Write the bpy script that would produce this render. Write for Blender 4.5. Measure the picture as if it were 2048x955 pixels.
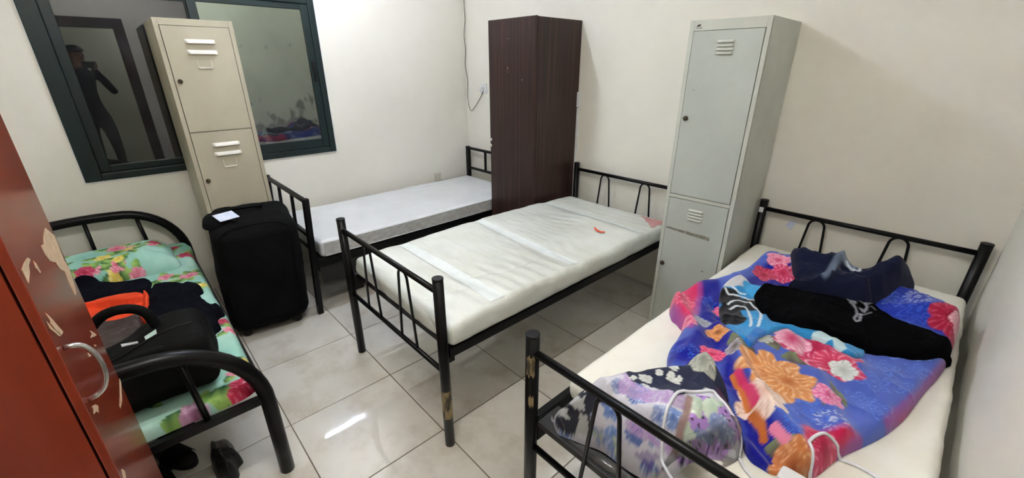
import bpy, bmesh, math, random
import numpy as np
from mathutils import Vector, Matrix

for o in list(bpy.data.objects):
    bpy.data.objects.remove(o, do_unlink=True)
SC = bpy.context.scene
COL = SC.collection

# ------------------------------------------------------------------ camera
CAM_H = 1.53
F_PX = 841.64
R = np.array([[0.67915489, 0.73399345, -0.00150227],
              [0.27856851, -0.25964843, -0.92465252],
              [-0.67907895, 0.62756379, -0.38080897]])
cam_d = bpy.data.cameras.new('camera')
cam_d.sensor_fit = 'HORIZONTAL'
cam_d.sensor_width = 36.0
cam_d.lens = F_PX / 2048 * 36.0
cam_d.clip_start = 0.02
cam_d.clip_end = 60
cam = bpy.data.objects.new('camera', cam_d)
COL.objects.link(cam)
M = Matrix.Identity(4)
for i in range(3):
    M[i][0] = R[0][i]
    M[i][1] = -R[1][i]
    M[i][2] = -R[2][i]
M[2][3] = CAM_H
cam.matrix_world = M
SC.camera = cam

# ------------------------------------------------------------------ world, exposure, lights
W = bpy.data.worlds.new('world')
SC.world = W
W.use_nodes = True
W.node_tree.nodes['Background'].inputs[0].default_value = (0.02, 0.025, 0.035, 1)   # night outside
W.node_tree.nodes['Background'].inputs[1].default_value = 1.0
SC.view_settings.view_transform = 'Standard'
SC.view_settings.look = 'None'
SC.view_settings.gamma = 1.0
SC.view_settings.use_curve_mapping = False
SC.view_settings.exposure = 0.55
TUBE_STRENGTH = 190.0       # emission of the fluorescent tube on the ceiling
OLD_TUBE_STRENGTH = 200.0    # the second tube, on the doorway side
SHAFT_LAMP = 26.0            # watts, lamp in the air shaft behind the window
CORRIDOR_LAMP = 24.0        # watts, lamp in the corridor behind the camera


def lamp(name, loc, watts, size, color):
    l = bpy.data.lights.new(name, 'POINT')
    l.energy = watts
    l.shadow_soft_size = size
    l.color = color
    o = bpy.data.objects.new(name, l)
    o.location = loc
    COL.objects.link(o)
    return o


lamp('shaft_lamp_offscreen', (-3.98, 0.75, 2.75), SHAFT_LAMP, 0.06, (0.93, 1.0, 0.93))
lamp('corridor_lamp_offscreen', (0.95, 0.9, 2.3), CORRIDOR_LAMP, 0.08, (0.9, 1.0, 0.92))


SC.cycles.sample_clamp_indirect = 0.0   # keep the lamp's mirror image on the floor


# ------------------------------------------------------------------ pixel rays (2048 x 955 frame)
def ray(px, py):
    return R.T @ np.array([(px - 1024) / F_PX, (py - 477.5) / F_PX, 1.0])


def PZ(px, py, z):           # the point of that ray at height z
    d = ray(px, py)
    t = (z - CAM_H) / d[2]
    return d[0] * t, d[1] * t


def PX(px, py, x):           # ... on the plane x = const
    d = ray(px, py)
    t = x / d[0]
    return np.array([x, d[1] * t, CAM_H + d[2] * t])


def PY(px, py, y):
    d = ray(px, py)
    t = y / d[1]
    return np.array([d[0] * t, y, CAM_H + d[2] * t])


def lin(r, g, b):
    def f(c):
        c /= 255.0
        return c / 12.92 if c <= 0.04045 else ((c + 0.055) / 1.055) ** 2.4
    return (f(r), f(g), f(b))


# ------------------------------------------------------------------ noise (numpy)
def _hash(i, j, s):
    n = (i.astype(np.int64) * 374761393 + j.astype(np.int64) * 668265263 + s * 982451653) & 0x7fffffff
    n = ((n ^ (n >> 13)) * 1274126177) & 0x7fffffff
    return ((n ^ (n >> 16)) & 0xffff) / 65535.0


def vnoise(x, y, s=0):
    xi, yi = np.floor(x), np.floor(y)
    u, v = x - xi, y - yi
    u = u * u * u * (u * (u * 6 - 15) + 10)
    v = v * v * v * (v * (v * 6 - 15) + 10)
    a = _hash(xi, yi, s); b = _hash(xi + 1, yi, s); c = _hash(xi, yi + 1, s); d = _hash(xi + 1, yi + 1, s)
    return (a * (1 - u) + b * u) * (1 - v) + (c * (1 - u) + d * u) * v


def fbm(x, y, s=0, o=4):
    t = 0; a = 0.5
    for k in range(o):
        t = t + a * (vnoise(x, y, s + k * 7) - 0.5)
        x = x * 2.03 + 3.1; y = y * 2.03 + 1.7; a *= 0.5
    return t


def crease(x, y, s=0, o=3):
    t = 0; a = 0.5
    for k in range(o):
        n = vnoise(x, y, s + k * 5) * 2 - 1
        t = t + a * (1 - np.abs(n)) ** 3
        x = x * 1.9 + 2.3; y = y * 1.9 + 4.1; a *= 0.55
    return t


def seg_dist(X, Y, pts):
    pts = np.asarray(pts, float)
    best = np.full(X.shape, 1e9)
    for (ax, ay), (bx, by) in zip(pts[:-1], pts[1:]):
        dx, dy = bx - ax, by - ay
        t = np.clip(((X - ax) * dx + (Y - ay) * dy) / (dx * dx + dy * dy + 1e-12), 0, 1)
        best = np.minimum(best, np.hypot(X - ax - t * dx, Y - ay - t * dy))
    return best


def sstep(a, b, x):
    t = np.clip((x - a) / (b - a), 0, 1)
    return t * t * (3 - 2 * t)


# ------------------------------------------------------------------ materials
def new_mat(name):
    m = bpy.data.materials.new(name)
    m.use_nodes = True
    nt = m.node_tree
    return m, nt, nt.nodes['Principled BSDF']


def N(nt, t, **kw):
    n = nt.nodes.new(t)
    for k, v in kw.items():
        setattr(n, k, v)
    return n


def mat(name, c, rough=0.5, metal=0.0, c2=None, scale=(8, 8, 8), detail=4.0, bump=0.0, bscale=None,
        coat=0.0, spec=0.5, lo=0.35, hi=0.65, coords='Object', sheen=0.0):
    m, nt, b = new_mat(name)
    L = nt.links
    b.inputs['Base Color'].default_value = (*c, 1)
    b.inputs['Roughness'].default_value = rough
    b.inputs['Metallic'].default_value = metal
    b.inputs['Coat Weight'].default_value = coat
    b.inputs['Coat Roughness'].default_value = 0.08
    b.inputs['Specular IOR Level'].default_value = spec
    b.inputs['Sheen Weight'].default_value = sheen
    tc = N(nt, 'ShaderNodeTexCoord')
    if c2 is not None:
        mp = N(nt, 'ShaderNodeMapping'); mp.inputs['Scale'].default_value = scale
        L.new(tc.outputs[coords], mp.inputs['Vector'])
        nz = N(nt, 'ShaderNodeTexNoise'); nz.inputs['Scale'].default_value = 1.0
        nz.inputs['Detail'].default_value = detail
        L.new(mp.outputs[0], nz.inputs['Vector'])
        rp = N(nt, 'ShaderNodeValToRGB')
        rp.color_ramp.elements[0].position = lo; rp.color_ramp.elements[0].color = (*c, 1)
        rp.color_ramp.elements[1].position = hi; rp.color_ramp.elements[1].color = (*c2, 1)
        L.new(nz.outputs['Fac'], rp.inputs['Fac'])
        L.new(rp.outputs['Color'], b.inputs['Base Color'])
    if bump:
        mp2 = N(nt, 'ShaderNodeMapping'); mp2.inputs['Scale'].default_value = bscale or (60, 60, 60)
        L.new(tc.outputs[coords], mp2.inputs['Vector'])
        nz2 = N(nt, 'ShaderNodeTexNoise'); nz2.inputs['Scale'].default_value = 1.0
        nz2.inputs['Detail'].default_value = 3
        L.new(mp2.outputs[0], nz2.inputs['Vector'])
        bp = N(nt, 'ShaderNodeBump'); bp.inputs['Strength'].default_value = bump
        bp.inputs['Distance'].default_value = 0.004
        L.new(nz2.outputs['Fac'], bp.inputs['Height'])
        L.new(bp.outputs[0], b.inputs['Normal'])
    return m


def cloth_mat(name, rough=0.85, bump=0.25, bscale=(350, 350, 350), coat=0.0, sheen=0.0, spec=0.3):
    """colour comes from the 'Col' attribute (the print of the fabric)"""
    m = mat(name, (1, 1, 1), rough, bump=bump, bscale=bscale, coat=coat, sheen=sheen, spec=spec)
    nt = m.node_tree
    a = N(nt, 'ShaderNodeAttribute'); a.attribute_name = 'Col'
    nt.links.new(a.outputs['Color'], nt.nodes['Principled BSDF'].inputs['Base Color'])
    return m


MT = {}
MT['wall'] = mat('cream_wall_paint', lin(230, 226, 215), 0.75, c2=lin(225, 221, 209), scale=(1.3, 1.3, 1.3),
                 bump=0.12, bscale=(45, 45, 45), spec=0.25)
MT['ceiling'] = mat('white_ceiling_paint', lin(235, 233, 226), 0.9, c2=lin(228, 226, 219), scale=(2, 2, 2))
MT['grout'] = mat('brown_grout', lin(120, 105, 88), 0.9, c2=lin(96, 84, 70), scale=(9, 9, 9))
MT['black_metal'] = mat('black_painted_steel', lin(6, 6, 7), 0.34, c2=lin(10, 10, 11), scale=(20, 20, 20), spec=0.22)
MT['black_rubber'] = mat('black_plastic_cap', lin(14, 14, 15), 0.5, c2=lin(20, 20, 21), scale=(30, 30, 30), spec=0.3)
MT['board'] = mat('black_bed_board', lin(20, 19, 19), 0.6, c2=lin(32, 30, 29), scale=(14, 3, 14))
MT['worn'] = mat('worn_brass_metal', lin(150, 130, 90), 0.5, c2=lin(60, 52, 38), scale=(60, 60, 18), lo=0.42, hi=0.6)
MT['cream_steel'] = mat('cream_locker_steel', lin(186, 179, 158), 0.42, c2=lin(178, 171, 150), scale=(3, 3, 3), spec=0.4)
MT['cream_light'] = mat('cream_locker_louvre', lin(226, 222, 210), 0.4, c2=lin(220, 215, 203), scale=(9, 9, 9))
MT['grey_steel'] = mat('grey_locker_steel', lin(184, 189, 182), 0.42, c2=lin(176, 181, 174), scale=(2.5, 2.5, 2.5), spec=0.4)
MT['grey_frame'] = mat('pale_grey_locker_steel', lin(198, 200, 190), 0.45, c2=lin(188, 190, 180), scale=(4, 4, 4), spec=0.4)
MT['dark'] = mat('dark_slot', lin(18, 18, 18), 0.8, c2=lin(28, 28, 26), scale=(40, 40, 40))
MT['lock'] = mat('tarnished_lock_metal', lin(96, 88, 72), 0.4, 0.8, c2=lin(60, 54, 44), scale=(60, 60, 60))
MT['chrome'] = mat('chrome_metal', lin(214, 214, 212), 0.2, 0.9, c2=lin(190, 190, 188), scale=(30, 30, 30))
MT['ink'] = mat('black_print', lin(16, 17, 18), 0.6, c2=lin(26, 27, 28), scale=(90, 90, 90))
MT['residue'] = mat('grey_tape_residue', lin(150, 146, 132), 0.7, c2=lin(112, 108, 96), scale=(70, 70, 30))
MT['green_frame'] = mat('dark_green_aluminium', lin(5, 31, 32), 0.42, c2=lin(4, 24, 25), scale=(5, 5, 5), spec=0.5)
MT['white_plastic'] = mat('white_plastic', lin(222, 222, 222), 0.35, c2=lin(214, 214, 212), scale=(20, 20, 20))
MT['cream_plastic'] = mat('cream_plastic', lin(214, 208, 190), 0.4, c2=lin(206, 200, 182), scale=(20, 20, 20))
MT['white_cable'] = mat('white_cable', lin(228, 228, 232), 0.4, c2=lin(216, 216, 222), scale=(30, 30, 30))
MT['grey_cable'] = mat('grey_cable', lin(118, 112, 98), 0.5, c2=lin(100, 94, 82), scale=(30, 30, 30))
MT['black_fabric'] = mat('black_luggage_fabric', lin(6, 6, 7), 0.9, c2=lin(9, 9, 10), scale=(12, 12, 12),
                         bump=0.3, bscale=(300, 300, 300), spec=0.15)
MT['black_leather'] = mat('black_bag_leather', lin(7, 7, 7), 0.7, c2=lin(10, 10, 10), scale=(14, 14, 14),
                          bump=0.25, bscale=(120, 120, 120), spec=0.12)
MT['tag'] = mat('pale_blue_paper', lin(190, 200, 226), 0.6, c2=lin(214, 218, 232), scale=(40, 40, 40))
MT['paper'] = mat('white_paper', lin(225, 226, 228), 0.7, c2=lin(214, 214, 214), scale=(40, 40, 40))
MT['peel'] = mat('bare_chipboard', lin(205, 180, 150), 0.85, c2=lin(186, 158, 126), scale=(50, 50, 50))
MT['orange_tape'] = mat('orange_tape', lin(238, 96, 66), 0.4, c2=lin(226, 80, 52), scale=(40, 40, 40))
MT['pink_label'] = mat('pink_mattress_label', lin(206, 150, 150), 0.4, c2=lin(196, 116, 116), scale=(30, 9, 9), coat=0.4)
MT['wood_dark'] = mat('dark_door_wood', lin(62, 46, 40), 0.5, c2=lin(48, 35, 30), scale=(30, 30, 3))
MT['shaft_wall'] = mat('stained_shaft_wall', lin(172, 174, 162), 0.9, c2=lin(148, 150, 138), scale=(3, 3, 2))
MT['soil'] = mat('dirty_ledge', lin(74, 70, 76), 0.95, c2=lin(130, 128, 132), scale=(30, 30, 30), lo=0.5, hi=0.75, bump=0.6)
MT['bundle'] = mat('dark_dusty_bag', lin(38, 38, 42), 0.8, c2=lin(62, 60, 76), scale=(9, 9, 9), bump=0.4, bscale=(25, 25, 25))


def stain_material():
    m = MT['shaft_wall']; nt = m.node_tree; L = nt.links
    b = nt.nodes['Principled BSDF']
    src = b.inputs['Base Color'].links[0].from_socket
    tc = N(nt, 'ShaderNodeTexCoord')
    mp = N(nt, 'ShaderNodeMapping'); mp.inputs['Scale'].default_value = (9, 9, 6)
    L.new(tc.outputs['Object'], mp.inputs[0])
    nz = N(nt, 'ShaderNodeTexNoise'); nz.inputs['Scale'].default_value = 1; nz.inputs['Detail'].default_value = 5
    L.new(mp.outputs[0], nz.inputs['Vector'])
    sp = N(nt, 'ShaderNodeSeparateXYZ'); L.new(tc.outputs['Object'], sp.inputs[0])
    mr = N(nt, 'ShaderNodeMapRange')                       # mould creeps up from the ledge
    mr.inputs['From Min'].default_value = 0.95; mr.inputs['From Max'].default_value = 1.5
    mr.inputs['To Min'].default_value = 0.14; mr.inputs['To Max'].default_value = -0.10
    L.new(sp.outputs['Z'], mr.inputs['Value'])
    ad = N(nt, 'ShaderNodeMath', operation='ADD'); L.new(nz.outputs['Fac'], ad.inputs[0]); L.new(mr.outputs[0], ad.inputs[1])
    rp = N(nt, 'ShaderNodeValToRGB')
    rp.color_ramp.elements[0].position = 0.6; rp.color_ramp.elements[1].position = 0.68
    L.new(ad.outputs[0], rp.inputs['Fac'])
    mx = N(nt, 'ShaderNodeMix', data_type='RGBA')
    L.new(rp.outputs['Color'], mx.inputs[0]); L.new(src, mx.inputs[6])
    mx.inputs[7].default_value = (*lin(66, 68, 62), 1)
    L.new(mx.outputs[2], b.inputs['Base Color'])


stain_material()


def tile_material():
    m, nt, b = new_mat('polished_beige_tile'); L = nt.links
    tc = N(nt, 'ShaderNodeTexCoord'); oi = N(nt, 'ShaderNodeObjectInfo')
    vm = N(nt, 'ShaderNodeVectorMath', operation='SCALE'); vm.inputs['Scale'].default_value = 9
    cb = N(nt, 'ShaderNodeCombineXYZ')
    for i in range(3):
        L.new(oi.outputs['Random'], cb.inputs[i])
    L.new(cb.outputs[0], vm.inputs[0])
    va = N(nt, 'ShaderNodeVectorMath', operation='ADD')
    L.new(tc.outputs['Object'], va.inputs[0]); L.new(vm.outputs[0], va.inputs[1])
    n1 = N(nt, 'ShaderNodeTexNoise'); n1.inputs['Scale'].default_value = 4.5; n1.inputs['Detail'].default_value = 6
    n1.inputs['Roughness'].default_value = 0.62
    L.new(va.outputs[0], n1.inputs['Vector'])
    rp = N(nt, 'ShaderNodeValToRGB')
    e = rp.color_ramp.elements
    e[0].position = 0.33; e[0].color = (*lin(192, 183, 169), 1)
    e[1].position = 0.52; e[1].color = (*lin(213, 208, 199), 1)
    k = e.new(0.72); k.color = (*lin(218, 214, 206), 1)
    L.new(n1.outputs['Fac'], rp.inputs['Fac'])
    L.new(rp.outputs['Color'], b.inputs['Base Color'])
    n2 = N(nt, 'ShaderNodeTexNoise'); n2.inputs['Scale'].default_value = 11; n2.inputs['Detail'].default_value = 4
    L.new(va.outputs[0], n2.inputs['Vector'])
    mr = N(nt, 'ShaderNodeMapRange')
    mr.inputs['From Min'].default_value = 0.3; mr.inputs['From Max'].default_value = 0.7
    mr.inputs['To Min'].default_value = 0.10; mr.inputs['To Max'].default_value = 0.20
    L.new(n2.outputs['Fac'], mr.inputs['Value']); L.new(mr.outputs[0], b.inputs['Roughness'])
    b.inputs['Specular IOR Level'].default_value = 0.35
    b.inputs['Coat Weight'].default_value = 1.0
    b.inputs['Coat IOR'].default_value = 1.6
    b.inputs['Coat Roughness'].default_value = 0.035
    return m


MT['tile'] = tile_material()


def wood_material(name, cols, scale, rough, coat, bump=0.08):
    m, nt, b = new_mat(name); L = nt.links
    tc = N(nt, 'ShaderNodeTexCoord')
    mp = N(nt, 'ShaderNodeMapping'); mp.inputs['Scale'].default_value = scale
    L.new(tc.outputs['Object'], mp.inputs[0])
    nz = N(nt, 'ShaderNodeTexNoise'); nz.inputs['Scale'].default_value = 1.0; nz.inputs['Detail'].default_value = 5
    nz.inputs['Roughness'].default_value = 0.6
    L.new(mp.outputs[0], nz.inputs['Vector'])
    rp = N(nt, 'ShaderNodeValToRGB'); e = rp.color_ramp.elements
    e[0].position = 0.3; e[0].color = (*cols[0], 1)
    e[1].position = 0.7; e[1].color = (*cols[2], 1)
    k = e.new(0.5); k.color = (*cols[1], 1)
    L.new(nz.outputs['Fac'], rp.inputs['Fac']); L.new(rp.outputs['Color'], b.inputs['Base Color'])
    bp = N(nt, 'ShaderNodeBump'); bp.inputs['Strength'].default_value = bump; bp.inputs['Distance'].default_value = 0.002
    L.new(nz.outputs['Fac'], bp.inputs['Height']); L.new(bp.outputs[0], b.inputs['Normal'])
    b.inputs['Roughness'].default_value = rough
    b.inputs['Coat Weight'].default_value = coat; b.inputs['Coat Roughness'].default_value = 0.12
    return m


MT['walnut'] = wood_material('dark_walnut_laminate', (lin(26, 11, 8), lin(42, 20, 15), lin(66, 38, 30)), (55, 55, 0.9), 0.5, 0.0)
MT['cherry'] = wood_material('red_cherry_laminate', (lin(122, 42, 24), lin(132, 47, 28), lin(142, 54, 32)), (6, 6, 0.7), 0.20, 0.0, 0.02)


def glass_material(name, tint, refl_ior, tint_fac):
    """window glass: fresnel mirror over a tinted see-through body"""
    m, nt, b = new_mat(name); L = nt.links
    out = nt.nodes['Material Output']
    tr = N(nt, 'ShaderNodeBsdfTransparent'); tr.inputs[0].default_value = (*tint, 1)
    gl = N(nt, 'ShaderNodeBsdfGlossy'); gl.inputs['Roughness'].default_value = 0.012
    gl.inputs[0].default_value = (0.95, 0.97, 1.0, 1)
    fr = N(nt, 'ShaderNodeFresnel'); fr.inputs['IOR'].default_value = refl_ior
    mx = N(nt, 'ShaderNodeMixShader')
    L.new(fr.outputs[0], mx.inputs[0]); L.new(tr.outputs[0], mx.inputs[1]); L.new(gl.outputs[0], mx.inputs[2])
    # dusty film
    tc = N(nt, 'ShaderNodeTexCoord')
    nz = N(nt, 'ShaderNodeTexNoise'); nz.inputs['Scale'].default_value = 7; nz.inputs['Detail'].default_value = 6
    L.new(tc.outputs['Object'], nz.inputs['Vector'])
    mr = N(nt, 'ShaderNodeMapRange'); mr.inputs['From Min'].default_value = 0.45; mr.inputs['From Max'].default_value = 0.8
    mr.inputs['To Min'].default_value = tint_fac; mr.inputs['To Max'].default_value = tint_fac * 3
    L.new(nz.outputs['Fac'], mr.inputs['Value'])
    df = N(nt, 'ShaderNodeBsdfDiffuse'); df.inputs[0].default_value = (0.5, 0.52, 0.55, 1)
    m2 = N(nt, 'ShaderNodeMixShader')
    L.new(mr.outputs[0], m2.inputs[0]); L.new(mx.outputs[0], m2.inputs[1]); L.new(df.outputs[0], m2.inputs[2])
    L.new(m2.outputs[0], out.inputs['Surface'])
    return m


MT['tinted_glass'] = glass_material('tinted_dusty_glass', (0.05, 0.055, 0.06), 1.9, 0.022)
MT['clear_glass'] = glass_material('clear_dusty_glass', (0.80, 0.83, 0.81), 1.95, 0.015)


def emit_material(name, c, s):
    m, nt, b = new_mat(name)
    b.inputs['Emission Color'].default_value = (*c, 1)
    b.inputs['Emission Strength'].default_value = s
    b.inputs['Base Color'].default_value = (0.8, 0.8, 0.8, 1)
    return m


MT['tube'] = emit_material('lit_fluorescent_tube', (0.84, 0.935, 1.12), TUBE_STRENGTH)
MT['old_tube'] = emit_material('warm_fluorescent_tube', (1.0, 0.985, 0.95), OLD_TUBE_STRENGTH)


def film_material():
    m, nt, b = new_mat('clear_plastic_film'); L = nt.links
    out = nt.nodes['Material Output']
    tr = N(nt, 'ShaderNodeBsdfTransparent')
    gl = N(nt, 'ShaderNodeBsdfGlossy'); gl.inputs['Roughness'].default_value = 0.12
    df = N(nt, 'ShaderNodeBsdfDiffuse'); df.inputs[0].default_value = (0.8, 0.8, 0.78, 1)
    fr = N(nt, 'ShaderNodeFresnel'); fr.inputs['IOR'].default_value = 1.5
    mx = N(nt, 'ShaderNodeMixShader'); L.new(fr.outputs[0], mx.inputs[0]); L.new(tr.outputs[0], mx.inputs[1]); L.new(gl.outputs[0], mx.inputs[2])
    m2 = N(nt, 'ShaderNodeMixShader'); m2.inputs[0].default_value = 0.07
    L.new(mx.outputs[0], m2.inputs[1]); L.new(df.outputs[0], m2.inputs[2]); L.new(m2.outputs[0], out.inputs['Surface'])
    return m


MT['film'] = film_material()


# ------------------------------------------------------------------ mesh helpers
class MB:
    """collects shapes of ONE part, then links them as one mesh"""

    def __init__(self):
        self.v = []; self.f = []; self.sm = []

    def add(self, verts, faces, smooth=False):
        o = len(self.v)
        self.v += [tuple(map(float, p)) for p in verts]
        self.f += [tuple(i + o for i in f) for f in faces]
        self.sm += [smooth] * len(faces)
        return self

    def box(self, a, b, bev=0.0):
        x0, y0, z0 = a; x1, y1, z1 = b
        if bev <= 0:
            v = [(x0, y0, z0), (x1, y0, z0), (x1, y1, z0), (x0, y1, z0), (x0, y0, z1), (x1, y0, z1), (x1, y1, z1), (x0, y1, z1)]
            f = [(0, 3, 2, 1), (4, 5, 6, 7), (0, 1, 5, 4), (1, 2, 6, 5), (2, 3, 7, 6), (3, 0, 4, 7)]
            return self.add(v, f)
        bm = bmesh.new()
        bmesh.ops.create_cube(bm, size=1.0)
        for q in bm.verts:
            q.co = Vector(((x0 + x1) / 2 + q.co.x * (x1 - x0), (y0 + y1) / 2 + q.co.y * (y1 - y0), (z0 + z1) / 2 + q.co.z * (z1 - z0)))
        bmesh.ops.bevel(bm, geom=list(bm.edges), offset=bev, segments=2, affect='EDGES', profile=0.6)
        bm.verts.index_update()
        v = [tuple(q.co) for q in bm.verts]; f = [tuple(q.index for q in p.verts) for p in bm.faces]
        bm.free()
        return self.add(v, f)

    def tube(self, pts, r, seg=12, closed=False, caps=True, up=None):
        P = [Vector(p) for p in pts]; n = len(P)
        rr = r if hasattr(r, '__len__') else [r] * n
        T = []
        for i in range(n):
            if closed:
                t = P[(i + 1) % n] - P[i - 1]
            else:
                t = P[min(i + 1, n - 1)] - P[max(i - 1, 0)]
            T.append(t.normalized())
        a = Vector((0, 0, 1)) if abs(T[0].z) < 0.9 else Vector((1, 0, 0))
        u = T[0].cross(a).normalized()
        vs = []; fs = []
        for i in range(n):
            u = (u - T[i] * u.dot(T[i])).normalized()
            w = T[i].cross(u)
            for k in range(seg):
                an = 2 * math.pi * k / seg
                vs.append(P[i] + (u * math.cos(an) + w * math.sin(an)) * rr[i])
        m = n if closed else n - 1
        for i in range(m):
            j = (i + 1) % n
            for k in range(seg):
                l = (k + 1) % seg
                fs.append((i * seg + k, i * seg + l, j * seg + l, j * seg + k))
        self.add(vs, fs, True)
        if caps and not closed:
            o = len(self.v) - len(vs)
            self.f += [tuple(o + k for k in range(seg))[::-1], tuple(o + (n - 1) * seg + k for k in range(seg))]
            self.sm += [False, False]
        return self

    def strip(self, pts2, nrm_axis, at, thick):
        """flat polygon given as 3D points, extruded by thick along an axis"""
        P = [Vector(p) for p in pts2]; n = len(P)
        d = Vector(nrm_axis) * thick
        v = [p for p in P] + [p + d for p in P]
        f = [tuple(range(n))[::-1], tuple(range(n, 2 * n))] + [(i, (i + 1) % n, n + (i + 1) % n, n + i) for i in range(n)]
        return self.add(v, f)

    def build(self, name, material, parent=None, world=False):
        me = bpy.data.meshes.new(name)
        v = self.v
        if parent is not None and world:
            inv = parent.matrix_basis.inverted()
            v = [tuple(inv @ Vector(p)) for p in v]
        me.from_pydata(v, [], self.f)
        me.polygons.foreach_set('use_smooth', self.sm)
        me.materials.append(MT[material] if isinstance(material, str) else material)
        me.update()
        o = bpy.data.objects.new(name, me)
        COL.objects.link(o)
        if parent is not None:
            o.parent = parent
        return o


def set_smooth_fix(o):
    me = o.data
    bm = bmesh.new(); bm.from_mesh(me)
    bmesh.ops.recalc_face_normals(bm, faces=bm.faces)
    bm.to_mesh(me); bm.free()


def tag(o, label=None, cat=None, group=None, kind=None):
    if label: o['label'] = label
    if cat: o['category'] = cat
    if group: o['group'] = group
    if kind: o['kind'] = kind
    return o


def thing(name, label, cat, loc=(0, 0, 0), rot=(0, 0, 0), group=None, kind=None):
    o = bpy.data.objects.new(name, None)
    o.empty_display_size = 0.1
    COL.objects.link(o)
    o.location = loc; o.rotation_euler = rot
    o.matrix_basis = Matrix.LocRotScale(Vector(loc), __import__('mathutils').Euler(rot), None)
    return tag(o, label, cat, group, kind)


def box(name, a, b, material, parent=None, bev=0.0, world=False):
    return MB().box(a, b, bev).build(name, material, parent, world)


def arc(c, r, a0, a1, n, plane='xz'):
    out = []
    for i in range(n + 1):
        a = a0 + (a1 - a0) * i / n
        p, q = r * math.cos(a), r * math.sin(a)
        out.append((c[0] + p, c[1], c[2] + q) if plane == 'xz' else
                   ((c[0], c[1] + p, c[2] + q) if plane == 'yz' else (c[0] + p, c[1] + q, c[2])))
    return out


def smooth_path(pts, n=8, closed=False):
    P = [np.array(p, float) for p in pts]; out = []
    m = len(P)
    rng = range(m) if closed else range(m - 1)
    for i in rng:
        if closed:
            a, b, c, d = P[i - 1], P[i], P[(i + 1) % m], P[(i + 2) % m]
        else:
            a, b, c, d = P[max(i - 1, 0)], P[i], P[i + 1], P[min(i + 2, m - 1)]
        for k in range(n):
            t = k / n
            out.append(0.5 * ((2 * b) + (c - a) * t + (2 * a - 5 * b + 4 * c - d) * t * t + (3 * b - a - 3 * c + d) * t ** 3))
    if not closed:
        out.append(P[-1])
    return out


def rbox(size, r, step, disp=None):
    """rounded box with gridded faces, centred on the origin in x and y, base at z=0"""
    sx, sy, sz = size
    V = []; Fc = []
    h = np.array([sx, sy, sz]) / 2
    idx = {}

    def vid(p):
        k = tuple(np.round(p, 5))
        if k not in idx:
            idx[k] = len(V); V.append(p)
        return idx[k]
    for ax in range(3):
        u, w = (ax + 1) % 3, (ax + 2) % 3
        nu = max(2, int(round(2 * h[u] / step))); nw = max(2, int(round(2 * h[w] / step)))
        for sg in (-1, 1):
            ids = np.zeros((nu + 1, nw + 1), int)
            for i in range(nu + 1):
                for j in range(nw + 1):
                    p = np.zeros(3); p[ax] = sg * h[ax]
                    p[u] = -h[u] + 2 * h[u] * i / nu; p[w] = -h[w] + 2 * h[w] * j / nw
                    ids[i, j] = vid(p)
            for i in range(nu):
                for j in range(nw):
                    q = (ids[i, j], ids[i + 1, j], ids[i + 1, j + 1], ids[i, j + 1])
                    Fc.append(q if sg > 0 else q[::-1])
    V = np.array(V)
    rr = np.minimum(r, h - 1e-4)
    q = np.clip(V, -(h - rr), h - rr)
    d = V - q
    L = np.linalg.norm(d / rr, axis=1, keepdims=True) + 1e-9
    nrm = d / rr / L
    V = q + nrm * rr
    if disp is not None:
        V = disp(V, nrm)
    V[:, 2] += h[2]
    return V, Fc


def mesh_np(name, V, Fc, material, parent=None, col=None, smooth=True):
    me = bpy.data.meshes.new(name)
    me.from_pydata([tuple(p) for p in np.asarray(V, float)], [], [tuple(int(i) for i in f) for f in Fc])
    me.polygons.foreach_set('use_smooth', [smooth] * len(me.polygons))
    me.materials.append(MT[material] if isinstance(material, str) else material)
    if col is not None:
        a = me.color_attributes.new('Col', 'FLOAT_COLOR', 'POINT')
        c = np.ones((len(V), 4), np.float32); c[:, :3] = col
        a.data.foreach_set('color', c.ravel())
    me.update()
    o = bpy.data.objects.new(name, me)
    COL.objects.link(o)
    if parent is not None:
        o.parent = parent
    return o


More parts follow.
